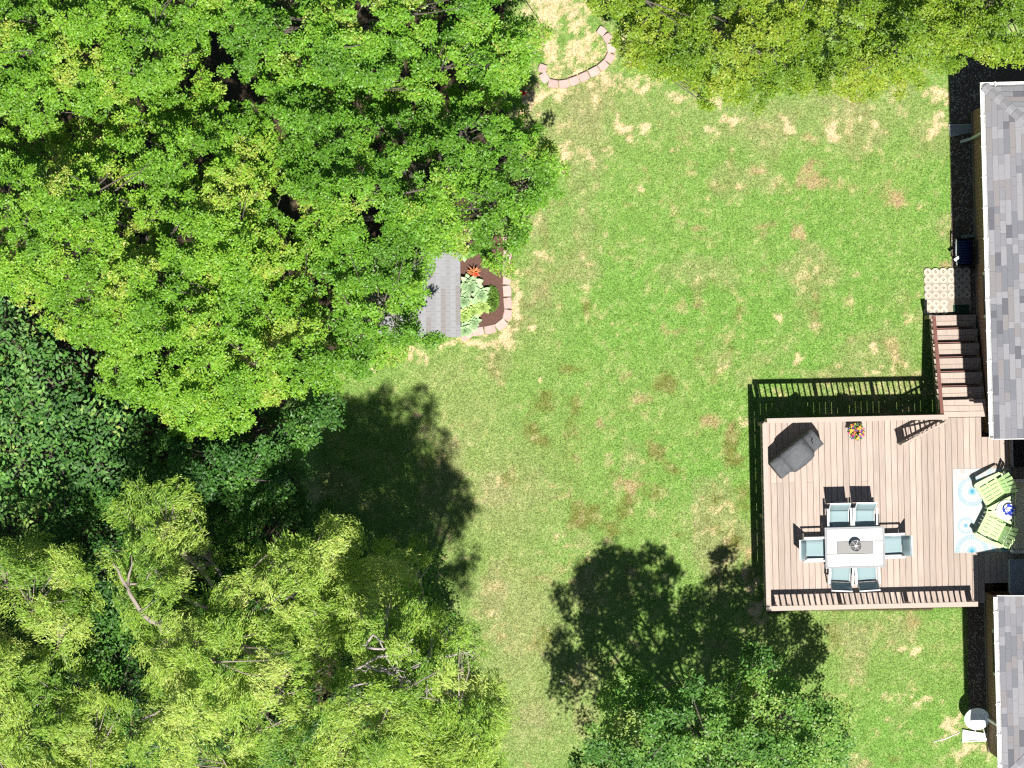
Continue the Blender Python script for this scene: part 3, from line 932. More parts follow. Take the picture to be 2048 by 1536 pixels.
for t, hh in ((.995, 1.0), (.01, 1.0)):
    y = ya + (yb2 - ya) * t; z = za + (zb2 - za) * t
    b = MB(); b.box((-.075, y, (z - .03) / 2 if t > .5 else z - .5), (.09, .09, z - .03 if t > .5 else .95)); b.build('newel_post', M['joist'], stairs)

# ------------------------------------------------------------------ dining set
tab = thing('dining_table', (8.20, -3.908, ZD), 'rectangular patio table with white plank tiles and grey centre panel', 'table', R(1.5))
TW, TD, TH = 1.43, .985, .73
fw = .045
for c, d in (((0, TD / 2 - fw / 2, 0), (TW, fw, .045)), ((0, -TD / 2 + fw / 2, 0), (TW, fw, .045)), ((TW / 2 - fw / 2, 0, 0), (fw, TD - 2 * fw, .045)), ((-TW / 2 + fw / 2, 0, 0), (fw, TD - 2 * fw, .045))):
    b = MB(); b.box((c[0], c[1], TH - .0225), d); b.build('frame_edge', M['tframe'], tab, None, None, .004)
b = MB(); b.box((0, 0, TH - .045), (TW - .1, TD - .1, .02)); b.build('under_panel', M['tframe'], tab)
ix, iy = TW / 2 - fw, TD / 2 - fw; lx, ly = .43, .15; g = .010
tiles = [(-ix, -ly, -lx, iy), (-lx, ly, (-lx + ix) / 2 + .0, iy), ((-lx + ix) / 2, ly, ix, iy), (lx, -iy, ix, ly), (-ix, -iy, (-ix + lx) / 2, -ly), ((-ix + lx) / 2, -iy, lx, -ly)]
for (x0, y0, x1, y1) in tiles:
    horiz = (x1 - x0) > (y1 - y0)
    b = MB(); b.box((0, 0, 0), ((x1 - x0) - g, (y1 - y0) - g, .022))
    b.build('tile', M['tile'], tab, ((x0 + x1) / 2, (y0 + y1) / 2, TH - .013), None, .002)
b = MB(); b.box((0, 0, TH - .012), (2 * lx - g, 2 * ly - g, .02)); b.build('centre_panel', M['lid'], tab, None, None, .002)
for sx in (-1, 1):
    for sy in (-1, 1):
        b = MB(); b.box((sx * (TW / 2 - .06), sy * (TD / 2 - .06), (TH - .05) / 2), (.06, .06, TH - .05)); b.build('leg', M['tframe'], tab)

lan = thing('candle_lantern', (8.205, -3.86, ZD + TH), 'round metal candle bowl with white candle in the middle of the table', 'lantern')
b = MB(); b.lathe([(.09, 0), (.12, .03), (.138, .14), (.142, .20), (.132, .20), (.125, .14), (.10, .06), (.0, .055)], n=24); b.build('bowl', M['silver'], lan)
b = MB(); b.lathe([(.118, .05), (.124, .15), (.0, .155)], n=20); b.build('filling', M['darkglass'], lan)
b = MB(); b.lathe([(.033, .12), (.033, .205), (.0, .2)], n=14); b.build('candle', M['wax'], lan)
for k in range(6):
    a = k * math.pi / 3 + .2
    b = MB(); b.beam((.045 * math.cos(a), .045 * math.sin(a), .172), (.13 * math.cos(a), .13 * math.sin(a), .19), .012, .01); b.build('spoke', M['silver'], lan)


def dining_chair(loc, rz, label):
    t = thing('patio_chair', loc, label, 'chair', rz + R(random.uniform(-2.5, 2.5)), 'sling chairs round the patio table')
    W = .50
    # sitter faces +y; seat from y=-.25 to .25
    def sheet(prof, w, th):
        b = MB(); secs = []
        for (y, z) in prof:
            secs.append([(-w / 2, y, z), (-w / 4, y, z - .012), (0, y, z - .016), (w / 4, y, z - .012), (w / 2, y, z), (w / 2, y - .002, z - th), (0, y - .002, z - th - .016), (-w / 2, y - .002, z - th)])
        b.loft(secs)
        return b
    sheet([(.26, .405), (.24, .43), (.1, .425), (-.08, .41), (-.2, .405), (-.245, .42)], W - .05, .008).build('seat', M['sling'], t)
    sheet([(-.255, .445), (-.285, .56), (-.33, .72), (-.385, .88), (-.43, .965)], W - .05, .008).build('backrest', M['sling'], t)
    for s in (-1, 1):
        x = s * (W / 2 - .015)
        b = MB(); b.beam((x, .25, .40), (x, -.25, .40), .028, .03); b.beam((x, -.24, .40), (x, -.44, .975), .028, .028); b.build('side_rail', M['greypaint'], t)
        b = MB(); xx = s * (W / 2 + .028)
        b.beam((xx, .2, .635), (xx, -.31, .625), .05, .022); b.build('armrest', M['greypaint'], t, None, None, .004)
        b = MB(); b.beam((xx, .19, .625), (xx, .24, 0), .03, .03, (1, 0, 0)); b.build('leg', M['greypaint'], t)
        b = MB(); b.beam((xx, -.27, .62), (xx, -.30, 0), .03, .03, (1, 0, 0)); b.build('leg', M['greypaint'], t)
    b = MB(); b.beam((-W / 2, -.437, .97), (W / 2, -.437, .97), .03, .03); b.build('top_rail', M['greypaint'], t)
    b = MB(); b.beam((-W / 2, .255, .395), (W / 2, .255, .395), .03, .03); b.build('front_rail', M['greypaint'], t)
    return t


dining_chair((7.845, -3.29, ZD), R(181), 'pale teal sling chair on the grill side of the table, nearer the deck corner')
dining_chair((8.46, -3.275, ZD), R(180), 'pale teal sling chair on the grill side of the table, nearer the house')
dining_chair((7.885, -4.50, ZD), R(0), 'pale teal sling chair backed to the railing, farther from the house')
dining_chair((8.505, -4.49, ZD), R(1.5), 'pale teal sling chair backed to the railing, nearer the house')
dining_chair((7.305, -3.96, ZD), R(-89), 'pale teal sling chair at the table end facing the house')
dining_chair((9.10, -3.875, ZD), R(91), 'pale teal sling chair at the table end with its back to the rug')

# ------------------------------------------------------------------ covered grill
gr = thing('covered_grill', (6.80, -1.665, ZD), 'barbecue grill under a dark grey fabric cover in the deck corner', 'grill', R(39.6))


def gsec(x, hgt, front, back, bulge):
    # closed section in the y-z plane, y negative = front
    top = []
    zt = hgt
    pts = [(-front, .12), (-front - bulge * .2, .45), (-front - bulge, .80), (-front * .9 - bulge * .6, zt - .08), (-front * .45, zt - .01), (0, zt + .005), (back * .7, zt), (back, zt - .05), (back + .01, .6), (back + .005, .12)]
    return [(x, y, z) for y, z in pts]


b = MB(); secs = []
for x, h, f, bk, bu in ((-.655, .84, .235, .235, 0), (-.63, .875, .24, .24, 0), (-.40, .89, .24, .24, .0), (-.35, .93, .25, .24, .02), (-.31, 1.06, .26, .24, .06), (-.2, 1.085, .26, .245, .075), (0, 1.09, .26, .245, .085), (.2, 1.085, .26, .245, .075), (.30, 1.06, .26, .24, .05), (.335, .93, .24, .24, .01), (.37, .875, .235, .24, 0), (.62, .86, .235, .235, 0), (.65, .83, .23, .23, 0)):
    secs.append(gsec(x, h, f, bk, bu))
b.loft(secs); cov = b.build('cover', M['cover'], gr)
for x in (-.33, .33):
    b = MB(); b.tube([(x, -.27, .7), (x, -.24, .97), (x, 0, 1.0), (x, .24, .92)], .006, 5); b.build('seam', M['cover'], cov)
b = MB(); b.tube([(.45, -.05, .885), (.47, .02, .91), (.52, .05, .89)], .012, 6); b.build('strap_loop', M['black'], cov)
for sx in (-1, 1):
    for sy in (-1, 1):
        b = MB()
        if sx > 0:
            b.lathe([(.02, 0), (.05, .02), (.05, .06), (.02, .08)], (sx * .55, sy * .18, 0), 12); b.build('caster', M['black'], gr)
        else:
            b.box((sx * .58, sy * .19, .09), (.04, .04, .18)); b.build('leg', M['black'], gr)

# ------------------------------------------------------------------ flower pot
fp = thing('flower_pot', at(1710, 863, ZD + .02), 'pot of purple, red and yellow flowers by the deck railing', 'flower pot')
b = MB(); b.lathe([(.10, 0), (.14, .2), (.16, .26), (.16, .3), (.145, .3), (.14, .27), (.0, .265)], n=20); b.build('pot', M['pot'], fp)
b = MB()
for k in range(120):
    a = random.uniform(0, 6.28); r = .17 * math.sqrt(random.random()); z = .30 + .12 * (1 - (r / .19) ** 2) * random.uniform(.4, 1)
    q = Vector((r * math.cos(a), r * math.sin(a), z)); d = Vector((math.cos(a), math.sin(a), .3)) * .06; s = Vector((-math.sin(a), math.cos(a), 0)) * .022
    b.raw([q, q + d * .5 + s, q + d, q + d * .5 - s], [(0, 1, 2, 3)])
b.build('foliage', M['leafg'], fp)
for k in range(62):
    a = random.uniform(0, 6.28); r = .2 * math.sqrt(random.random()); z = .34 + .14 * (1 - (r / .23) ** 2)
    rr = random.uniform(.018, .032)
    vs = [(0, 0, .006)] + [(rr * math.cos(t * 1.257 + (.63 if t % 1 else 0)), rr * math.sin(t * 1.257), random.uniform(0, .012)) for t in range(5)]
    bb = MB(); bb.raw(vs + [(0, 0, -.012)], [(0, 1 + t, 1 + (t + 1) % 5) for t in range(5)] + [(6, 1 + (t + 1) % 5, 1 + t) for t in range(5)])
    yv = r * math.sin(a)
    mm = random.choice(['purple', 'purple', 'magenta', 'yellow', 'yellow', 'redleaf', 'purple', 'orange'])
    o = bb.build('blossom', M[mm], fp, (r * math.cos(a), yv, z)); o.rotation_euler = (random.uniform(-.4, .4), random.uniform(-.4, .4), a)

# ------------------------------------------------------------------ rug and lounge corner
rug_o = Vector((11.35, -3.045, ZD + .003))
MED = [(-.25, .46, .36), (-.28, -.98, .40), (.45, -.20, .42), (-.42, -.36, .20), (.05, -.30, .18), (-.48, .95, .22), (.42, .85, .30), (.10, .95, .16), (.5, -.92, .3)]


def rug_colour(x, y):
    base = np.array((.43, .45, .46)); sky_ = np.array((.13, .33, .42)); deep = np.array((.04, .24, .40)); pal = np.array((.27, .38, .43)); pk = np.array((.41, .355, .32))
    c = np.repeat(base[None], len(x), 0)
    for i, (cx, cy, rr) in enumerate(MED):
        r = np.hypot(x - cx, y - cy) / rr; a = np.arctan2(y - cy, x - cx)
        n = 48 if rr > .28 else 28
        ray = (np.sin(a * n) > 0.0) & (r > .72) & (r < 1.0)
        dots = (np.sin(a * n * .5) > .2) & (np.sin(r * 40) > .1) & (r > .42) & (r < .66)
        star = r < .17 + .13 * (np.cos(a * 12) > .1)
        core = r < .07
        colr = (sky_, sky_, pal, sky_, pk, pk, sky_, pk, deep)[i]
        c[ray] = colr * .7 + base * .3
        c[dots] = pal * .6 + pk * .4
        c[star] = colr
        c[core] = deep if i in (0, 1, 3) else base
    strong = (y < -.78)
    return c


rx = np.arange(-.71, .7101, .011); ry = np.arange(-1.015, 1.0151, .011)
rug_me = grid_mesh('rug', rx, ry, lambda x, y: 0.006 + 0.002 * np.sin(x * 9) * np.sin(y * 5), rug_colour)
tag(link('outdoor_rug', rug_me, print_m, None, rug_o, R(.9)), 'white outdoor rug printed with pale blue medallions under the lime chairs', 'rug')


def adirondack(loc, rz, label):
    t = thing('adirondack_chair', loc, label, 'chair', rz, 'lime garden chairs on the rug')
    # sitter faces +y. seat slopes back
    zs = lambda y: .36 + (y + .02) * .30
    n = 5
    for k in range(n):
        x = (-.5 + (k + .5) / n) * .46
        b = MB(); b.beam((x, .26, zs(.26)), (x, -.26, zs(-.26)), .079, .022); b.build('seat_slat', M['lime'], t, None, None, .003)
    for y in (.25, 0.02, -.22):
        b = MB(); b.beam((-.25, y, zs(y) - .018), (.25, y, zs(y) - .018), .06, .02); b.build('seat_rail', M['lime'], t)
    b = MB(); b.beam((-.27, .285, .37), (.27, .285, .37), .03, .12); b.build('front_apron', M['lime'], t, None, None, .006)
    for k in range(5):
        s = k - 2
        xb = s * .078; xt = s * .112
        ht = .96 - .03 * s * s * .6
        b = MB(); b.beam((xb, -.24, .27), (xt, -.52 + .01 * abs(s), ht), .074 + .004, .02, (0, 1, .35))
        b.build('back_slat', M['lime'], t, None, None, .003)
    b = MB(); b.beam((-.30, -.375, .575), (.30, -.375, .575), .04, .03); b.build('back_rail', M['lime'], t)
    b = MB(); b.beam((-.24, -.50, .80), (.24, -.50, .80), .035, .02); b.build('back_rail', M['lime'], t)
    for s in (-1, 1):
        b = MB()
        pts = [(.265, .34), (.36, .34), (.385, .27), (.375, -.05), (.35, -.34), (.29, -.38), (.275, -.1)]
        pts = [(s * x, y) for x, y in pts]
        if s < 0:
            pts = pts[::-1]
        b.prism(pts, .555, .58); b.build('armrest', M['lime'], t, None, None, .006)
        b = MB(); b.box((s * .285, .27, .278), (.03, .11, .555)); b.build('front_leg', M['lime'], t)
        b = MB(); b.beam((s * .255, .30, .34), (s * .255, -.62, .05), .03, .10); b.build('rear_leg', M['lime'], t)
    return t


adirondack((11.53, -2.58, ZD + .01), R(119), 'lime green slatted garden chair on the rug, nearer the roof edge')
adirondack((11.53, -3.47, ZD + .01), R(63), 'lime green slatted garden chair on the rug, nearer the grey chest')

st = thing('side_table', at(2013, 1020, ZD + .62) - Vector((0, 0, .62)) + Vector((0, 0, .012)), 'round white side table between the two lime chairs', 'table')
b = MB(); b.lathe([(.02, .59), (.235, .59), (.245, .605), (.24, .62)], n=32); b.build('table_top', M['white'], st)
b = MB(); b.lathe([(.03, .02), (.022, .2), (.03, .59)], n=12); b.build('stem', M['white'], st)
b = MB(); b.lathe([(.16, 0), (.15, .02), (.03, .035), (.0, .035)], n=24); b.build('base', M['white'], st)
bo = thing('serving_bowl', at(2018, 1020, ZD + .67) - Vector((0, 0, .038)), 'blue and white patterned bowl on the round side table', 'bowl')
b = MB(); b.lathe([(.05, 0), (.06, .012), (.125, .055), (.15, .085), (.142, .085), (.115, .055), (.05, .022), (.0, .02)], n=28); b.build('bowl_body', M['bowl'], bo)
b = MB(); b.tube([(-.05, -.06, .04), (-.09, .0, .09), (-.05, .06, .07), (-.02, .02, .06)], .018, 6); b.build('napkin', M['white'], bo)

# white framed bench with beige cushion, behind the chairs
be = thing('patio_bench', (12.33, -3.17, ZD), 'white framed patio bench with beige cushion behind the lime chairs', 'bench', R(-1))
BW, BL = .66, 1.78
b = MB(); b.box((0, 0, .45), (BW - .1, BL - .16, .10)); b.build('cushion', M['beige'], be, None, None, .03)
b = MB(); b.box((BW / 2 - .12, 0, .68), (.14, BL - .18, .42)); b.build('back_cushion', M['beige'], be, None, None, .03)
for y in (-BL / 2 + .04, BL / 2 - .04):
    b = MB(); b.box((0, y, .60), (BW, .075, .03)); b.build('armrest', M['white'], be, None, None, .005)
    for x in (-BW / 2 + .03, BW / 2 - .03):
        b = MB(); b.box((x, y, .29), (.05, .05, .59)); b.build('leg', M['white'], be)
b = MB(); b.box((-BW / 2 + .02, 0, .37), (.03, BL - .1, .06)); b.build('front_rail', M['white'], be)
b = MB(); b.box((BW / 2 - .02, 0, .55), (.03, BL - .1, .7)); b.build('back_frame', M['white'], be)

ch = thing('deck_chest', (12.38, -4.62, ZD), 'blue grey storage chest on the shaded deck by the lower roof', 'chest', R(1))
b = MB(); b.box((0, 0, .26), (.86, .80, .52)); b.build('body', M['bluegrey'], ch, None, None, .01)
b = MB(); b.box((0, 0, .545), (.92, .86, .045)); l = b.build('lid', M['bluegrey'], ch, None, None, .012)
b = MB(); b.box((.02, 0, .572), (.80, .76, .012)); b.build('lid_panel', M['bluegrey'], l, None, None, .004)
cb = thing('black_cabinet', (12.32, -1.66, ZD), 'black glossy cabinet in the shaded nook below the upper roof edge', 'cabinet', R(1.3))
b = MB(); b.box((0, 0, .22), (.70, .62, .44)); b.build('body', M['black'], cb, None, None, .008)
b = MB(); b.box((0, 0, .455), (.74, .66, .03)); b.build('lid', M['blackbox'], cb, None, None, .008)
b = MB(); b.box((-.33, 0, .476), (.05, .64, .012)); b.build('lit_edge_strip', M['splash'], cb)  # grey strip paints the light caught by the cabinet's left edge

# ------------------------------------------------------------------ hose reel by the wall
hr = thing('hose_reel', at(1925, 506, .03), 'dark hose reel cart with blue hose standing against the brick wall', 'hose reel', R(1))
for s in (-1, 1):
    b = MB(); b.box((0, s * .33, .28), (.44, .03, .5)); b.build('side_panel', M['black'], hr, None, None, .02)
b = MB()
for k in range(9):
    b.tube([(.19 * math.cos(a * .3927), -.26 + k * .065, .33 + .19 * math.sin(a * .3927)) for a in range(17)], .032, 7, False)
b.build('hose', M['bluehose'], hr)
b = MB(); b.tube([(0, -.32, .33), (0, .32, .33)], .1, 12); b.build('drum', M['black'], hr)
b = MB(); b.tube([(-.19, -.3, .45), (-.23, -.3, .66), (-.24, -.02, .70), (-.23, .3, .66), (-.19, .3, .45)], .016, 8); b.build('push_handle', M['splash'], hr)
b = MB(); b.box((-.235, -.16, .72), (.14, .07, .06), R(35)); b.build('nozzle', M['dish'], hr, None, None, .01)
for s in (-1, 1):
    b = MB(); b.lathe([(.0, -.02), (.09, -.02), (.09, .02), (.0, .02)], n=16); o = b.build('wheel', M['black'], hr, (.2, s * .36, .09)); o.rotation_euler = (R(90), 0, 0)
b = MB(); b.box((0, 0, .03), (.34, .30, .06)); o = b.build('paving_slab', M['splash'], None, at(1937, 482, .03), R(2), .008)
tag(o, 'grey square slab beside the hose reel in the shade', 'slab')

# ------------------------------------------------------------------ satellite dish
sd = thing('satellite_dish', at(1947, 1431, .03), 'white round satellite dish on a short mast by the brick wall', 'satellite dish', R(6))
b = MB(); n = 32; rings = []
Rd = .30
for r in (0, .25, .5, .75, 1.0):
    rings.append((r * Rd, .16 * r * r * Rd * 2 * .55))
prof = [(r, z) for r, z in rings[1:]]
bb = MB(); bb.lathe([(.001, 0)] + prof + [(Rd + .008, prof[-1][1] + .004), (Rd, prof[-1][1] - .012)] + [(r, z - .014) for r, z in prof[::-1][1:]] + [(.001, -.014)], n=40)
me = bb.mesh('reflector')
o = link('reflector', me, M['dish'], sd, (0, 0, .64)); o.rotation_euler = (R(24), R(-4), 0)
b = MB(); b.tube([(0, .04, 0), (0, .04, .45), (0, .02, .62)], .03, 10); b.build('mast', M['greypaint'], sd)
for s in (-1, 1):
    b = MB(); b.tube([(s * .11 + .03, -.24, .56), (s * .10 + .05, -.40, .60), (s * .08 + .07, -.52, .66)], .014, 6); b.build('feed_arm', M['dish'], sd)
b = MB(); b.box((.07, -.53, .67), (.22, .06, .05)); b.build('receiver_horn', M['dish'], sd, None, None, .015)
b = MB(); b.lathe([(.14, 0), (.14, .02), (.04, .05)], (0, .04, 0), 12); b.build('base_plate', M['splash'], sd)
b = MB(); p1 = at(1920, 1465, .02); p2 = at(1890, 1478, .02); p3 = at(1868, 1484, .02)
b.tube([p1, p2, p3], .012, 6)
tag(b.build('drain_hose', M['dish'], None), 'thin white hose lying on the bare ground beside the splash block', 'hose')
b = MB(); c = at(1124, 1363, .03)
b.tube([c + Vector((-.05, .01, 0)), c, c + Vector((.05, .02, .01))], .008, 5); b.tube([c, c + Vector((.0, -.06, 0))], .008, 5); b.tube([c + Vector((-.01, .0, 0)), c + Vector((.03, -.06, 0))], .007, 5)
tag(b.build('white_twig', M['dish']), 'tiny white forked twig lying on the open lawn', 'twig')

# ------------------------------------------------------------------ shed
sx1, sx0 = -1.25, -3.2
sy0, sy1 = 1.13, 3.15
shed = thing('garden_shed', ((sx0 + sx1) / 2, (sy0 + sy1) / 2, 0), 'small shed with grey shingle roof half hidden under the tree', 'shed', R(0.3))
hw = (sx1 - sx0) / 2; hl = (sy1 - sy0) / 2; SZ = 1.75; SP = .36
b = MB(); b.box((0, 0, SZ / 2), (2 * hw - .2, 2 * hl - .16, SZ)); b.build('wall', M['shedwall'], shed)
for s in (-1, 1):
    b = MB(); y = s * (hl - .1)
    b.raw([(-hw + .1, y - .02, SZ - .02), (hw - .1, y - .02, SZ - .02), (0, y - .02, SZ + (hw - .1) * SP), (-hw + .1, y + .02, SZ - .02), (hw - .1, y + .02, SZ - .02), (0, y + .02, SZ + (hw - .1) * SP)],
          [(0, 1, 2), (5, 4, 3), (0, 3, 4, 1), (1, 4, 5, 2), (2, 5, 3, 0)]); b.build('gable', M['shedwall'], shed)
b = MB()
for s in (-1, 1):
    b.beam((s * hw / 2, -hl, SZ + hw / 2 * SP + .01), (s * hw / 2, hl, SZ + hw / 2 * SP + .01), math.hypot(hw, hw * SP) * 1.0, .04, (s * -SP * -1, 0, 1))
sroof = b.build('roof', M['shedroof'][2], shed)
ce = .118; tabw = .152
for s in (-1, 1):
    for k in range(int(hw / ce) + 1):
        xo = hw + .01 - k * ce; xi = max(xo - ce - .015, 0)
        off = (k % 2) * tabw / 2
        ny_ = int(2 * hl / tabw) + 1
        if s < 0 and k > 3:
            nstep = 4
        else:
            nstep = 1
        q = 0
        while q < ny_ + 1:
            y0 = max(-hl + q * tabw - off, -hl - .01); y1 = min(-hl + (q + nstep) * tabw - off - .003, hl + .01)
            q += nstep
            if y1 - y0 < .03:
                continue
            zf = lambda X: SZ + (hw - X) * SP + .035
            bb = MB()
            vs = [(s * xo, y0, zf(xo) - .004), (s * xo, y1, zf(xo) - .004), (s * xi, y1, zf(xi) - .004), (s * xi, y0, zf(xi) - .004),
                  (s * xo, y0, zf(xo) + .010), (s * xo, y1, zf(xo) + .010), (s * xi, y1, zf(xi) + .003), (s * xi, y0, zf(xi) + .003)]
            f = [(3, 2, 1, 0), (4, 5, 6, 7), (0, 1, 5, 4), (1, 2, 6, 5), (2, 3, 7, 6), (3, 0, 4, 7)]
            if s < 0:
                f = [tuple(reversed(t)) for t in f]
            bb.raw(vs, f)
            strip = int(vnoise(np.array([k * 1.7]), np.array([(y0 + 2) * 1.1]), 5)[0] * 2.99)
            link('shingle', bb.mesh('shingle'), M['shedroof'][strip], sroof)

# ------------------------------------------------------------------ block edgings
def block_mesh(L, w0, h):
    """tapered scalloped edging block, long side along x, outer rim on +y"""
    b = MB()
    n = 6
    outer = [(-L / 2 + L * k / n, w0 / 2 + .025 * math.sin(math.pi * k / n)) for k in range(n + 1)]
    inner = [(L / 2 * .92, -w0 / 2), (-L / 2 * .92, -w0 / 2)]
    poly = outer[::-1] + [(-L / 2 * .92, -w0 / 2), (L / 2 * .92, -w0 / 2)]
    b.prism(poly, 0, h * .9)
    b.prism([(x * .95, y * .9) for x, y in poly], h * .9 + .0005, h)
    return b


def edging(pts, label, name='stone_edging', flip=1):
    t = thing(name, at(*pts[0], 0), label, 'edging')
    o0 = at(*pts[0], 0)
    for (a_, b_) in zip(pts[:-1], pts[1:]):
        A = at(*a_, .1); B = at(*b_, .1)
        L = (B - A).length - .012
        bb = block_mesh(L, .185, .11)
        o = bb.build('block', M['edging'], t, (A + B) / 2 - o0 + Vector((0, 0, -.1 + random.uniform(-.008, .006))), math.atan2(B.y - A.y, B.x - A.x) + (0 if flip > 0 else math.pi) + R(random.uniform(-3, 3)), .006)
    return t


edging([(1013, 472), (1014, 497), (1014, 521), (1013, 546), (1013, 570), (1014, 594), (1016, 618), (1012, 641), (992, 656), (968, 660), (944, 664), (922, 676)],
       'curved pink concrete block edging round the flower bed beside the shed', flip=1)
edging([(1088, 128), (1084, 146), (1096, 164), (1117, 169), (1138, 165), (1158, 157), (1178, 148), (1198, 137), (1214, 124), (1223, 106), (1220, 86), (1210, 68), (1196, 57)],
       'curved pink concrete block edging round the dry grass circle between the trees', flip=-1)

# ------------------------------------------------------------------ bed plants
def leaf_mesh(L, W, arch=.25):
    b = MB(); secs = []
    for t, w in ((0, .12), (.2, .75), (.45, 1), (.7, .8), (.9, .35), (1, .03)):
        y = L * t; z = arch * L * math.sin(t * 2.4); ww = W * w / 2
        secs.append([(-ww, y, z + ww * .3), (0, y, z), (ww, y, z + ww * .3)])
    b.loft(secs, closed=False, cap=False)
    return b


hl_a = leaf_mesh(.24, .15).mesh('leaf'); hl_a.materials.append(M['hosta'])
hl_b = leaf_mesh(.15, .10).mesh('leaf'); hl_b.materials.append(M['hostay'])
HL = {'blue': hl_a, 'yellow': hl_b}


def hosta(px, py, kind, n, s, label):
    t = thing('hosta_plant', at(px, py, .06), label, 'plant', random.uniform(0, 6), 'hostas in the flower bed')
    for k in range(n):
        a = k * 2.4; q = (k + .5) / n
        o = link('leaf', HL[kind], None, t, (math.cos(a + math.pi / 2) * .07 * q * s, math.sin(a + math.pi / 2) * .07 * q * s, .10 * (1 - q) + .05))
        o.rotation_euler = (R(62 - 58 * q + random.uniform(-8, 8)), R(random.uniform(-10, 10)), a)
        sc = s * (.65 + .45 * q) * random.uniform(.85, 1.1); o.scale = (sc, sc, sc)
    return t


hosta(938, 570, 'blue', 24, 1.05, 'large pale blue green hosta beneath the red flower')
hosta(962, 590, 'blue', 24, .95, 'pale green hosta in the middle of the bed')
hosta(928, 600, 'blue', 22, .9, 'pale green hosta pressed against the shed eave')
hosta(946, 622, 'yellow', 26, 1.15, 'yellow green hosta below the middle of the bed')
hosta(965, 612, 'yellow', 24, 1.1, 'yellow green hosta beside the low dark shrub')
hosta(928, 632, 'yellow', 24, 1.1, 'yellow green hosta near the shed corner')
hosta(948, 645, 'blue', 20, .75, 'pale hosta by the edging blocks')
hosta(930, 660, 'blue', 20, .8, 'pale mint hosta at the tip of the bed')
hosta(932, 506, 'blue', 18, .8, 'pale hosta half under the tree above the red flower')

rf = thing('red_flower', at(948, 545, .06), 'red bromeliad like flower with orange strap leaves', 'flower')
om = leaf_mesh(.22, .035, .5).mesh('strap_leaf'); om.materials.append(M['orange'])
rm = leaf_mesh(.11, .045, .4).mesh('petal'); rm.materials.append(M['redleaf'])
for k in range(20):
    o = link('strap_leaf', om, None, rf, (0, 0, .05)); o.rotation_euler = (R(random.uniform(10, 55)), 0, k * 2.4)
for k in range(16):
    o = link('petal', rm, None, rf, (.03, -.05, .13)); o.rotation_euler = (R(random.uniform(0, 60)), 0, k * 2.4)
rf2 = thing('red_flower', at(1046, 187, .05), 'small red flower at the edge of the tree by the dry circle', 'flower')
for k in range(10):
    o = link('petal', rm, None, rf2, (0, 0, .08)); o.rotation_euler = (R(random.uniform(0, 60)), 0, k * 2.4)


def shrub(px, py, rx, ry, h, n, c, label, L=.05):
    t = thing('low_shrub', at(px, py, .05), label, 'shrub')
    a = rng.uniform(0, 6.283, n); r = np.sqrt(rng.random(n)); z = rng.uniform(.3, 1, n)
    P = np.stack((r * np.cos(a) * rx, r * np.sin(a) * ry, h * z * np.sqrt(1 - r * r * .85)), 1)
    D = np.stack((np.cos(a), np.sin(a), rng.uniform(-.1, .7, n)), 1) + rng.normal(0, .5, (n, 3))
    Nn = np.tile((0, 0, 1.0), (n, 1)) + rng.normal(0, .4, (n, 3))
    C = np.array(c)[None] * rng.uniform(.6, 1.35, (n, 1))
    link('foliage', card_mesh('foliage', P, D, Nn, rng.uniform(.7, 1.3, n) * L, rng.uniform(.45, .7, n) * L, C), leaf_m, t)
    b = MB()
    for k in range(5):
        q = k * 1.26; b.tube([(0, 0, 0), (rx * .3 * math.cos(q), ry * .3 * math.sin(q), h * .35), (rx * .6 * math.cos(q), ry * .6 * math.sin(q), h * .7)], [.012, .009, .004], 5)
    b.build('stem', M['bark'], t)
    return t


shrub(983, 598, .16, .30, .22, 900, (.13, .25, .035), 'low leafy green shrub between the hostas and edging', .055)

# ------------------------------------------------------------------ trees
def dome(d, Rr, ze, zt):
    q = np.clip(d / Rr, 0, 1)
    return ze + (zt - ze) * np.sqrt(np.clip(1 - (1 - q) ** 2, 0, 1))


def to_world(px, py, z):
    k = (1 - z / CAM_H) / PXM
    return np.stack(((px - 1024) * k, (768 - py) * k, z), 1)


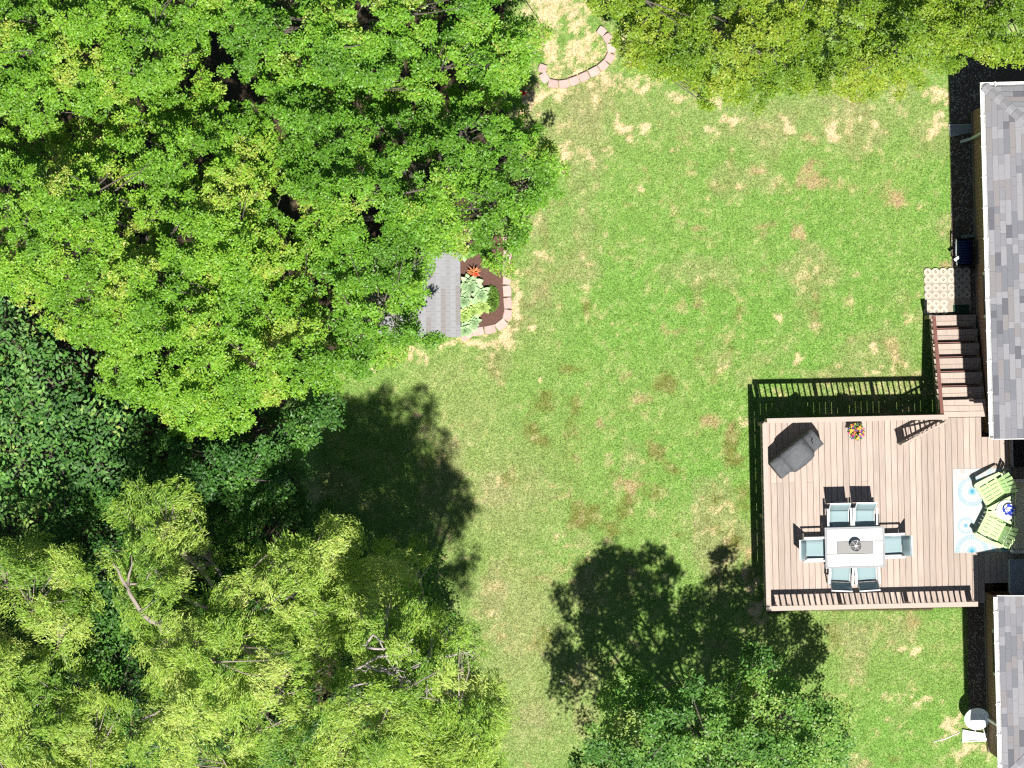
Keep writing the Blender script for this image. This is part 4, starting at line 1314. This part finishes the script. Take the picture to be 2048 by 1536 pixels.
def tree(name, label, poly, ze, zt, spacing, crad, nleaf, leaf, palette, trunk_px, bark='bark', seed=1, hole=.16, style='broad', lump=1.0,
         shape_R=None, under=.45, nlimb=10, m=None, trunk_r=.16, sun_gap=0.0, zfun=None, twig=.4, drop=(1.3, 3.0), limb_ok=None):
    """leaf=(length,width). spacing in metres between leaf clumps; palette: list of (colour, weight)"""
    g = np.random.default_rng(seed)
    P = np.array(poly, float)
    x0, y0 = P.min(0); x1, y1 = P.max(0)
    s = spacing * PXM
    gx, gy = np.meshgrid(np.arange(x0, x1, s), np.arange(y0, y1, s * .87))
    gx = gx + (np.arange(gx.shape[0]) % 2)[:, None] * s * .5
    px = gx.ravel() + g.uniform(-.45, .45, gx.size) * s; py = gy.ravel() + g.uniform(-.45, .45, gx.size) * s
    k = pip(px, py, poly); px = px[k]; py = py[k]
    d = edist(px, py, poly)
    Rr = shape_R or max(60., d.max() * .8)
    lob = fbm(px / 95., py / 95., seed, 2) - .5
    mid = fbm(px / 38., py / 38., seed + 5, 2) - .5
    z = dome(d, Rr, ze, zt)
    if zfun is not None:
        z = zfun(px, py, z)
    z = z + lump * (lob * 2.6 + mid * 1.5) + g.normal(0, .28, len(px))
    gs_ = 2.2 if style == 'willow' else 1.0
    gapn = fbm(px / (46. * gs_) + 9, py / (46. * gs_) + 3, seed + 31, 2) * .55 + vnoise(px / (15. * gs_), py / (15. * gs_), seed + 51) * .45
    keep = gapn > np.quantile(gapn, hole)
    keep &= ~((d < 14) & (g.random(len(px)) < .35))
    up = dict(px=px[keep], py=py[keep], z=z[keep], d=d[keep])
    # lower storey fills behind the gaps
    low = g.random(len(px)) < under
    low &= d > 20
    lo = dict(px=px[low] + g.normal(0, 6, low.sum()), py=py[low] + g.normal(0, 6, low.sum()), z=np.maximum(z[low] - g.uniform(*drop, low.sum()), .6), d=d[low])
    cx = np.concatenate((up['px'], lo['px'])); cy = np.concatenate((up['py'], lo['py'])); cz = np.concatenate((up['z'], lo['z']))
    tint_c = np.concatenate((fbm(up['px'] / 60., up['py'] / 60., seed + 77, 3), fbm(lo['px'] / 60., lo['py'] / 60., seed + 77, 3)))
    Cc = to_world(cx, cy, np.maximum(cz, .5))
    nc = len(Cc)
    rad = g.uniform(.7, 1.3, nc) * crad
    cnt = np.maximum(20, (nleaf * (rad / crad) ** 2 * g.uniform(.75, 1.2, nc))).astype(int)
    cnt[len(up['px']):] = (cnt[len(up['px']):] * .6).astype(int)
    ci = np.repeat(np.arange(nc), cnt); n = len(ci)
    ctr = to_world(P[:, 0].mean() * np.ones(1), P[:, 1].mean() * np.ones(1), np.array([zt]))[0]
    out = Cc - ctr; out[:, 2] = 0; out /= (np.linalg.norm(out, axis=1, keepdims=True) + .6)
    if style == 'willow':
        # dense puffs of narrow leaves, combed along one direction within each puff
        az = fbm(cx / 120., cy / 120., seed + 91, 2) * 7.0 + g.normal(0, .5, nc)
        sd_ = np.stack((np.cos(az), np.sin(az), np.zeros(nc)), 1)
        u = g.normal(0, 1, (n, 3)); u /= np.linalg.norm(u, axis=1, keepdims=True)
        u[:, 2] = np.abs(u[:, 2]) * .9 - .15
        K = 7
        sub = ci * K + g.integers(0, K, n)
        so = g.normal(0, 1, (nc * K, 3)); so /= np.linalg.norm(so, axis=1, keepdims=True); so *= np.array((.75, .75, .42))
        rr = g.random(n) ** .5
        pos = Cc[ci] + so[sub] * rad[ci][:, None] + u * rr[:, None] * rad[ci][:, None] * np.array((.42, .42, .3)) + sd_[ci] * (g.uniform(-.55, .55, n) * rad[ci])[:, None]
        D = sd_[ci] * np.where(g.random(n) < .5, 1, -1)[:, None] + g.normal(0, .42, (n, 3)); D[:, 2] -= .2
        Nn = np.tile((0, 0, 1.), (n, 1)) + u * .6 + g.normal(0, .4, (n, 3))
        fold = .1
    elif style == 'pinnate':
        K = 4
        sh = g.integers(0, K, n); key = ci * K + sh
        az = g.uniform(0, 6.283, nc * K); sdir = np.stack((np.cos(az), np.sin(az), g.uniform(-.15, .5, nc * K)), 1)
        sdir /= np.linalg.norm(sdir, axis=1, keepdims=True)
        t = np.round(g.random(n) * 7) / 7.
        side = np.where(g.random(n) < .5, -1., 1.)
        S = np.cross(sdir[key], (0, 0, 1.)); S /= np.linalg.norm(S, axis=1, keepdims=True)
        pos = Cc[ci] + sdir[key] * (t * rad[ci] * 2.0)[:, None] + g.normal(0, .006, (n, 3))
        pos[:, 2] -= t * t * .12
        D = S * side[:, None] + sdir[key] * .75 + g.normal(0, .1, (n, 3)); D[:, 2] += .05
        Nn = np.tile((0, 0, 1.), (n, 1)) + g.normal(0, .22, (n, 3))
        fold = .12
    else:
        u = g.normal(0, 1, (n, 3)); u /= np.linalg.norm(u, axis=1, keepdims=True)
        rr = g.random(n) ** .45
        u[:, 2] = np.where(u[:, 2] < -.2, -u[:, 2] * .6, u[:, 2])
        # knobbly sub-clumps
        K = 8
        sub = ci * K + g.integers(0, K, n)
        so = g.normal(0, 1, (nc * K, 3)); so /= np.linalg.norm(so, axis=1, keepdims=True); so *= np.array((.62, .62, .34))
        pos = Cc[ci] + so[sub] * rad[ci][:, None] + u * rr[:, None] * rad[ci][:, None] * np.array((.52, .52, .32))
        D = u * np.array((1, 1, .3)) + g.normal(0, .6, (n, 3)); D[:, 2] -= .15
        Nn = np.tile((0, 0, 1.), (n, 1)) + u * .75 + g.normal(0, .38, (n, 3)) + out[ci] * .25
        fold = .14
    cols = np.array([c for c, w in palette]); wts = np.cumsum([w for c, w in palette]); wts = wts / wts[-1]
    # clump hue follows slow noise, leaves vary round it
    q = np.clip((tint_c - .5) * 1.9 + .5 + g.normal(0, .10, nc), 0, .999)
    li = np.searchsorted(wts, np.clip(q[ci] + g.normal(0, .11, n), 0, .999))
    C = cols[li] * g.uniform(.72, 1.32, n)[:, None] * np.stack((g.uniform(.88, 1.15, n), np.ones(n), g.uniform(.8, 1.2, n)), 1)
    Ls = g.uniform(.7, 1.25, n) * leaf[0]; Ws = g.uniform(.75, 1.2, n) * leaf[1]
    tx, ty = trunk_px
    zb = to_world(np.array([tx], float), np.array([ty], float), np.array([ze]))[0]
    base = Vector((zb[0], zb[1], 0))
    root = thing(name, base, label, 'tree', 0, 'trees round the lawn')
    pos = pos - np.array(base)
    ok = pos[:, 2] > .05
    crown = link('crown', card_mesh('crown', pos[ok], D[ok], Nn[ok], Ls[ok], Ws[ok], np.clip(C[ok], .003, .9), fold), m or leaf_m, root)
    crown['kind'] = 'stuff'
    # trunk and limbs
    b = MB(); fork = ze * .55
    b.tube([(0, 0, -.1), (.02, .03, fork * .4), (.05, -.02, fork), (.03, .02, fork + (zt - ze) * .45)], [trunk_r * 1.25, trunk_r, trunk_r * .85, trunk_r * .45], 9)
    b.build('trunk', M[bark], root)
    upi = np.arange(len(up['px']))
    cand = upi if limb_ok is None else upi[limb_ok(up['px'], up['py'])]
    sel = g.choice(cand, min(nlimb, len(cand)), replace=False)
    W = Cc - np.array(base)
    lim = W[sel]
    groups = np.argmin(np.linalg.norm(W[:len(upi), None, :] - lim[None], axis=2), 1)
    for q_, s_ in enumerate(sel):
        b = MB(); e = Vector(lim[q_]); st_ = Vector((.04, 0, fork * g.uniform(.8, 1.1)))
        mid_ = st_.lerp(e, .5) + Vector((g.normal(0, .25), g.normal(0, .25), -.35 + .2 * g.random()))
        r0 = trunk_r * .5
        pts = [st_, st_.lerp(mid_, .5) + Vector((0, 0, -.1)), mid_, mid_.lerp(e, .5) + Vector((0, 0, .06)), e - Vector((0, 0, .12))]
        b.tube(pts, [r0, r0 * .8, r0 * .6, r0 * .42, r0 * .2], 6)
        mem = np.where(groups == q_)[0]
        mem = mem[g.random(len(mem)) < twig * 2]
        for j in mem[:26]:
            tgt = Vector(W[j]); a0 = mid_.lerp(e, g.uniform(.1, .95))
            mm = a0.lerp(tgt, .55) + Vector((g.normal(0, .06), g.normal(0, .06), g.uniform(-.05, .12)))
            b.tube([a0, mm, tgt + Vector((0, 0, crad * .35))], [.022, .014, .005], 4, False)
        b.build('limb', M[bark], root)
    return root


YG = [((.125, .285, .022), 2), ((.175, .37, .028), 4), ((.225, .425, .036), 3.4), ((.30, .465, .05), 1.0), ((.40, .48, .09), .12)]
GR = [((.105, .255, .022), 2.5), ((.15, .34, .027), 4), ((.195, .395, .034), 3.2), ((.27, .44, .05), .9), ((.37, .45, .09), .12)]
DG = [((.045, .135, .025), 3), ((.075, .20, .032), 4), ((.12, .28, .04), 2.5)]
WL = [((.15, .29, .034), 1.5), ((.25, .40, .05), 3.5), ((.34, .48, .08), 3.2), ((.44, .54, .13), 1.2)]
OK_ = [((.08, .20, .034), 2.5), ((.135, .29, .048), 3.5), ((.21, .37, .07), 2.8), ((.31, .42, .11), .9)]
RG = [((.125, .235, .016), 2), ((.175, .30, .020), 4), ((.225, .35, .026), 3.2), ((.30, .39, .04), 1)]
LR = [((.045, .13, .026), 3), ((.085, .215, .038), 4), ((.145, .305, .055), 2.4), ((.24, .35, .085), .8)]

tree('broadleaf_tree', 'yellow green leafy tree filling the top left corner',
     [(-70, -70), (430, -70), (445, 0), (434, 60), (408, 128), (345, 190), (255, 222), (150, 248), (60, 268), (-70, 272)],
     4.2, 8.2, .215, .175, 128, (.066, .039), YG, (120, 60), zfun=lambda x, y, z: np.maximum(z, 5.6), seed=3, hole=.20, nlimb=9, lump=1.1)
tree('broadleaf_tree', 'wide yellow green tree in the middle of the left side, under the corner tree',
     [(-70, 252), (60, 266), (160, 242), (260, 222), (345, 192), (400, 150), (470, 185), (545, 230), (575, 330), (592, 450), (605, 560), (650, 650), (705, 720), (690, 775), (640, 795), (560, 805), (485, 862), (400, 880), (330, 852), (262, 802), (210, 800), (192, 745), (175, 700), (112, 665), (62, 610), (20, 590), (-70, 570)],
     3.8, 8.8, .215, .175, 128, (.066, .039), YG, (300, 480), zfun=lambda x, y, z: np.where((y < 690) & ((x > 330) | (y < 330)), np.maximum(z, 6.3), z), seed=5, hole=.20, nlimb=16, trunk_r=.2, lump=1.1)
tree('broadleaf_tree', 'darker green tree at the top, reaching to the dry circle',
     [(440, -70), (1055, -70), (1042, 0), (1062, 30), (1112, 55), (1088, 100), (1078, 138), (1050, 168), (1030, 210), (960, 200), (880, 210), (780, 192), (680, 207), (600, 195), (520, 178), (442, 140), (420, 60)],
     3.6, 7.8, .22, .18, 124, (.069, .042), GR, (760, 30), zfun=lambda x, y, z: np.where(x < 960, np.maximum(z, 6.2), z), seed=8, hole=.24, nlimb=12, lump=1.2)
tree('broadleaf_tree', 'green tree leaning over the small shed and the lawn edge',
     [(470, 180), (600, 178), (700, 192), (800, 180), (900, 195), (1000, 188), (1045, 215), (1075, 250), (1110, 282), (1126, 335), (1130, 382), (1092, 402), (1062, 440), (1062, 485), (1036, 508), (1022, 556), (985, 546), (940, 515), (905, 506), (862, 518), (852, 545), (862, 588), (835, 612), (846, 640), (865, 652), (903, 678), (870, 700), (835, 706), (800, 735), (737, 745), (695, 768), (645, 650), (602, 560), (590, 440), (562, 300), (520, 220)],
     3.0, 8.2, .215, .175, 128, (.066, .039), GR, (820, 420), zfun=lambda x, y, z: np.where((x < 780) | ((y < 260) & (x < 980)), np.maximum(z, 6.3), z), seed=11, hole=.22, nlimb=16, trunk_r=.2, lump=1.1, limb_ok=lambda x, y: (x < 760) | (y < 420))
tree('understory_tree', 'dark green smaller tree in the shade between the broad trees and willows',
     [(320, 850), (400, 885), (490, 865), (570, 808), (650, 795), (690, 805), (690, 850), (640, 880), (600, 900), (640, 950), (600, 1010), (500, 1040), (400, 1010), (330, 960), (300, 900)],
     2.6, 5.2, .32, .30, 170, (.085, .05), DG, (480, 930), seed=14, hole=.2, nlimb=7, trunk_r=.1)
tree('large_leaf_tree', 'glossy tree with large paired leaves at the left edge',
     [(-70, 575), (20, 600), (60, 640), (110, 690), (165, 730), (200, 800), (262, 822), (312, 890), (318, 960), (285, 1010), (215, 1040), (110, 1060), (-70, 1050)],
     1.8, 4.4, .30, .42, 46, (.135, .068), LR, (90, 850), seed=17, hole=.30, style='pinnate', nlimb=8, m=glossleaf_m, trunk_r=.09, under=.8, lump=1.1)
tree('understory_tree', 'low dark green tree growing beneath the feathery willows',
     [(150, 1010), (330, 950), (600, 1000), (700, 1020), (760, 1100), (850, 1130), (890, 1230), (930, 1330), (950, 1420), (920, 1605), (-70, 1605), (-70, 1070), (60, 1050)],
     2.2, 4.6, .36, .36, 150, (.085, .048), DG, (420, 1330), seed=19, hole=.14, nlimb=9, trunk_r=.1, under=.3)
tree('willow_tree', 'feathery willow in the bottom left corner',
     [(-70, 1070), (20, 1085), (100, 1065), (160, 1090), (200, 1180), (205, 1260), (225, 1330), (250, 1430), (240, 1605), (-70, 1605)],
     4.5, 8.0, .26, .235, 190, (.085, .022), WL, (60, 1330), 'palebark', seed=21, hole=.34, under=.4, drop=(1.4, 2.6), style='willow', nlimb=10, lump=1.5, trunk_r=.12)
tree('willow_tree', 'pale feathery willow with a bare curved branch, between the corner willow and the dead twigs',
     [(212, 1070), (235, 1000), (290, 935), (372, 955), (405, 1000), (395, 1055), (440, 1100), (520, 1105), (565, 1078), (640, 1020), (692, 1040), (722, 1070), (720, 1125), (700, 1180), (722, 1250), (705, 1330), (645, 1400), (570, 1480), (490, 1605), (240, 1605), (252, 1500), (300, 1390), (262, 1300), (235, 1200), (215, 1110)],
     6.0, 10.5, .26, .235, 190, (.085, .022), WL, (450, 1260), 'palebark', seed=23, hole=.34, under=.4, drop=(1.4, 2.6), style='willow', nlimb=14, trunk_r=.13, lump=1.6)
tree('willow_tree', 'bright willow nearest the open lawn, with dead grey twigs showing',
     [(640, 1190), (720, 1115), (800, 1085), (858, 1092), (868, 1120), (832, 1150), (850, 1200), (900, 1230), (950, 1262), (985, 1300), (985, 1340), (1000, 1380), (1035, 1402), (1040, 1450), (1005, 1500), (1012, 1540), (965, 1605), (560, 1605), (565, 1500), (645, 1400), (695, 1320)],
     7.5, 13.0, .26, .235, 190, (.085, .022), WL, (830, 1400), 'palebark', seed=27, hole=.28, under=.7, drop=(1.4, 2.6), style='willow', nlimb=14, trunk_r=.14, lump=1.5, zfun=lambda x, y, z: z + 1.0 * (x > 880) - 3.0 * np.clip((1250 - y) / 140, 0, 1))
tree('young_oak', 'open crowned oak at the bottom casting a long shadow towards the deck',
     [(1150, 1605), (1150, 1560), (1180, 1440), (1210, 1400), (1262, 1345), (1300, 1345), (1340, 1372), (1400, 1335), (1440, 1380), (1478, 1310), (1512, 1285), (1560, 1320), (1600, 1345), (1650, 1390), (1702, 1432), (1712, 1482), (1690, 1545), (1650, 1600), (1640, 1620), (1180, 1620)],
     3.9, 8.3, .30, .27, 150, (.082, .05), OK_, (1420, 1520), seed=31, hole=.35, nlimb=13, under=.95, lump=1.0, trunk_r=.11, drop=(1.5, 3.5), zfun=lambda x, y, z: z - 1.4 * (x > 1440))
tree('broadleaf_tree', 'yellow green tree along the top beside the dry circle',
     [(1165, -70), (1655, -70), (1645, 0), (1630, 120), (1655, 190), (1600, 208), (1560, 196), (1520, 225), (1470, 210), (1420, 232), (1385, 190), (1330, 168), (1275, 152), (1240, 110), (1228, 60), (1192, 42), (1160, 25)],
     2.8, 6.4, .21, .17, 116, (.066, .037), RG, (1400, 40), seed=37, hole=.16, nlimb=11, lump=1.3)
tree('broadleaf_tree', 'yellow green tree in the top right corner above the roof',
     [(1610, -70), (2120, -70), (2120, 130), (2050, 128), (2032, 150), (2012, 125), (1960, 120), (1905, 150), (1880, 145), (1850, 168), (1800, 188), (1720, 198), (1650, 192), (1615, 120)],
     3.2, 7.0, .21, .17, 116, (.066, .037), RG, (1900, 20), seed=41, hole=.17, nlimb=11, lump=1.3)

# bare limbs standing clear of the willow leaves
wil = [o for o in bpy.data.objects if o.name.startswith('willow_tree') and o.type == 'EMPTY']
w2 = next(o for o in wil if 'curved' in o['label']); w3 = next(o for o in wil if 'dead' in o['label'])


def bare(root, pxs, h, r0, r1, m='palebark', nm='bare_branch'):
    b = MB(); n = len(pxs); base = root.location
    pts = [at(x, y, h + (i / n) * .5 + .1 * math.sin(i * 1.7)) - base for i, (x, y) in enumerate(pxs)]
    b.tube(pts, [r0 + (r1 - r0) * i / (n - 1) for i in range(n)], 6)
    return b.build(nm, M[m], root)


bare(w2, [(324, 1262), (320, 1248), (300, 1240), (285, 1228), (272, 1208), (258, 1185), (254, 1172), (262, 1168), (274, 1168)], 9.3, .075, .02)
bare(w2, [(254, 1174), (243, 1158), (236, 1140), (226, 1126)], 9.7, .045, .012)
bare(w2, [(256, 1170), (258, 1150), (264, 1128), (262, 1110)], 9.7, .04, .012)
bare(w2, [(318, 1246), (326, 1238), (336, 1226)], 9.6, .03, .01)
bare(w2, [(280, 1222), (292, 1216), (302, 1206)], 9.7, .02, .006)
bare(w2, [(285, 1438), (310, 1428), (332, 1414)], 8.8, .035, .015)
bare(w2, [(300, 1446), (305, 1436)], 8.8, .02, .01)
bare(w2, [(535, 1215), (560, 1190), (590, 1165), (600, 1130), (596, 1105)], 9.6, .04, .012)
bare(w2, [(560, 1190), (580, 1180), (605, 1165)], 9.7, .03, .008)
tw = [[(735, 1295), (765, 1298), (795, 1300)], [(745, 1320), (770, 1312), (800, 1308), (830, 1306), (836, 1300)], [(795, 1305), (808, 1288), (826, 1278)], [(806, 1296), (804, 1284)], [(760, 1335), (778, 1345), (800, 1352), (810, 1356)],
      [(728, 1330), (748, 1338), (770, 1342), (790, 1352)], [(770, 1312), (782, 1330), (795, 1345)], [(786, 1318), (795, 1328), (788, 1342)], [(798, 1354), (803, 1366), (800, 1378)], [(790, 1352), (785, 1366)], [(712, 1338), (728, 1332), (742, 1322)],
      [(732, 1290), (745, 1270), (760, 1280), (768, 1300)], [(825, 1336), (842, 1326)], [(812, 1358), (822, 1366)], [(882, 1316), (915, 1308), (944, 1302)], [(850, 1384), (862, 1378), (880, 1378)], [(700, 1375), (725, 1368), (745, 1366)]]
for t_ in tw:
    # finer kinks
    q = []
    for a_, b_ in zip(t_[:-1], t_[1:]):
        q += [a_, ((a_[0] + b_[0]) / 2 + random.uniform(-3, 3), (a_[1] + b_[1]) / 2 + random.uniform(-3, 3))]
    q.append(t_[-1])
    bare(w3, q, 12.6, .032, .012, 'deadwood', 'dead_branch')
    for r_ in range(2):
        a_ = random.choice(q)
        bare(w3, [a_, (a_[0] + random.uniform(-14, 14), a_[1] + random.uniform(-14, 14)), (a_[0] + random.uniform(-22, 22), a_[1] + random.uniform(-22, 22))], 12.7, .015, .006, 'deadwood', 'dead_twig')
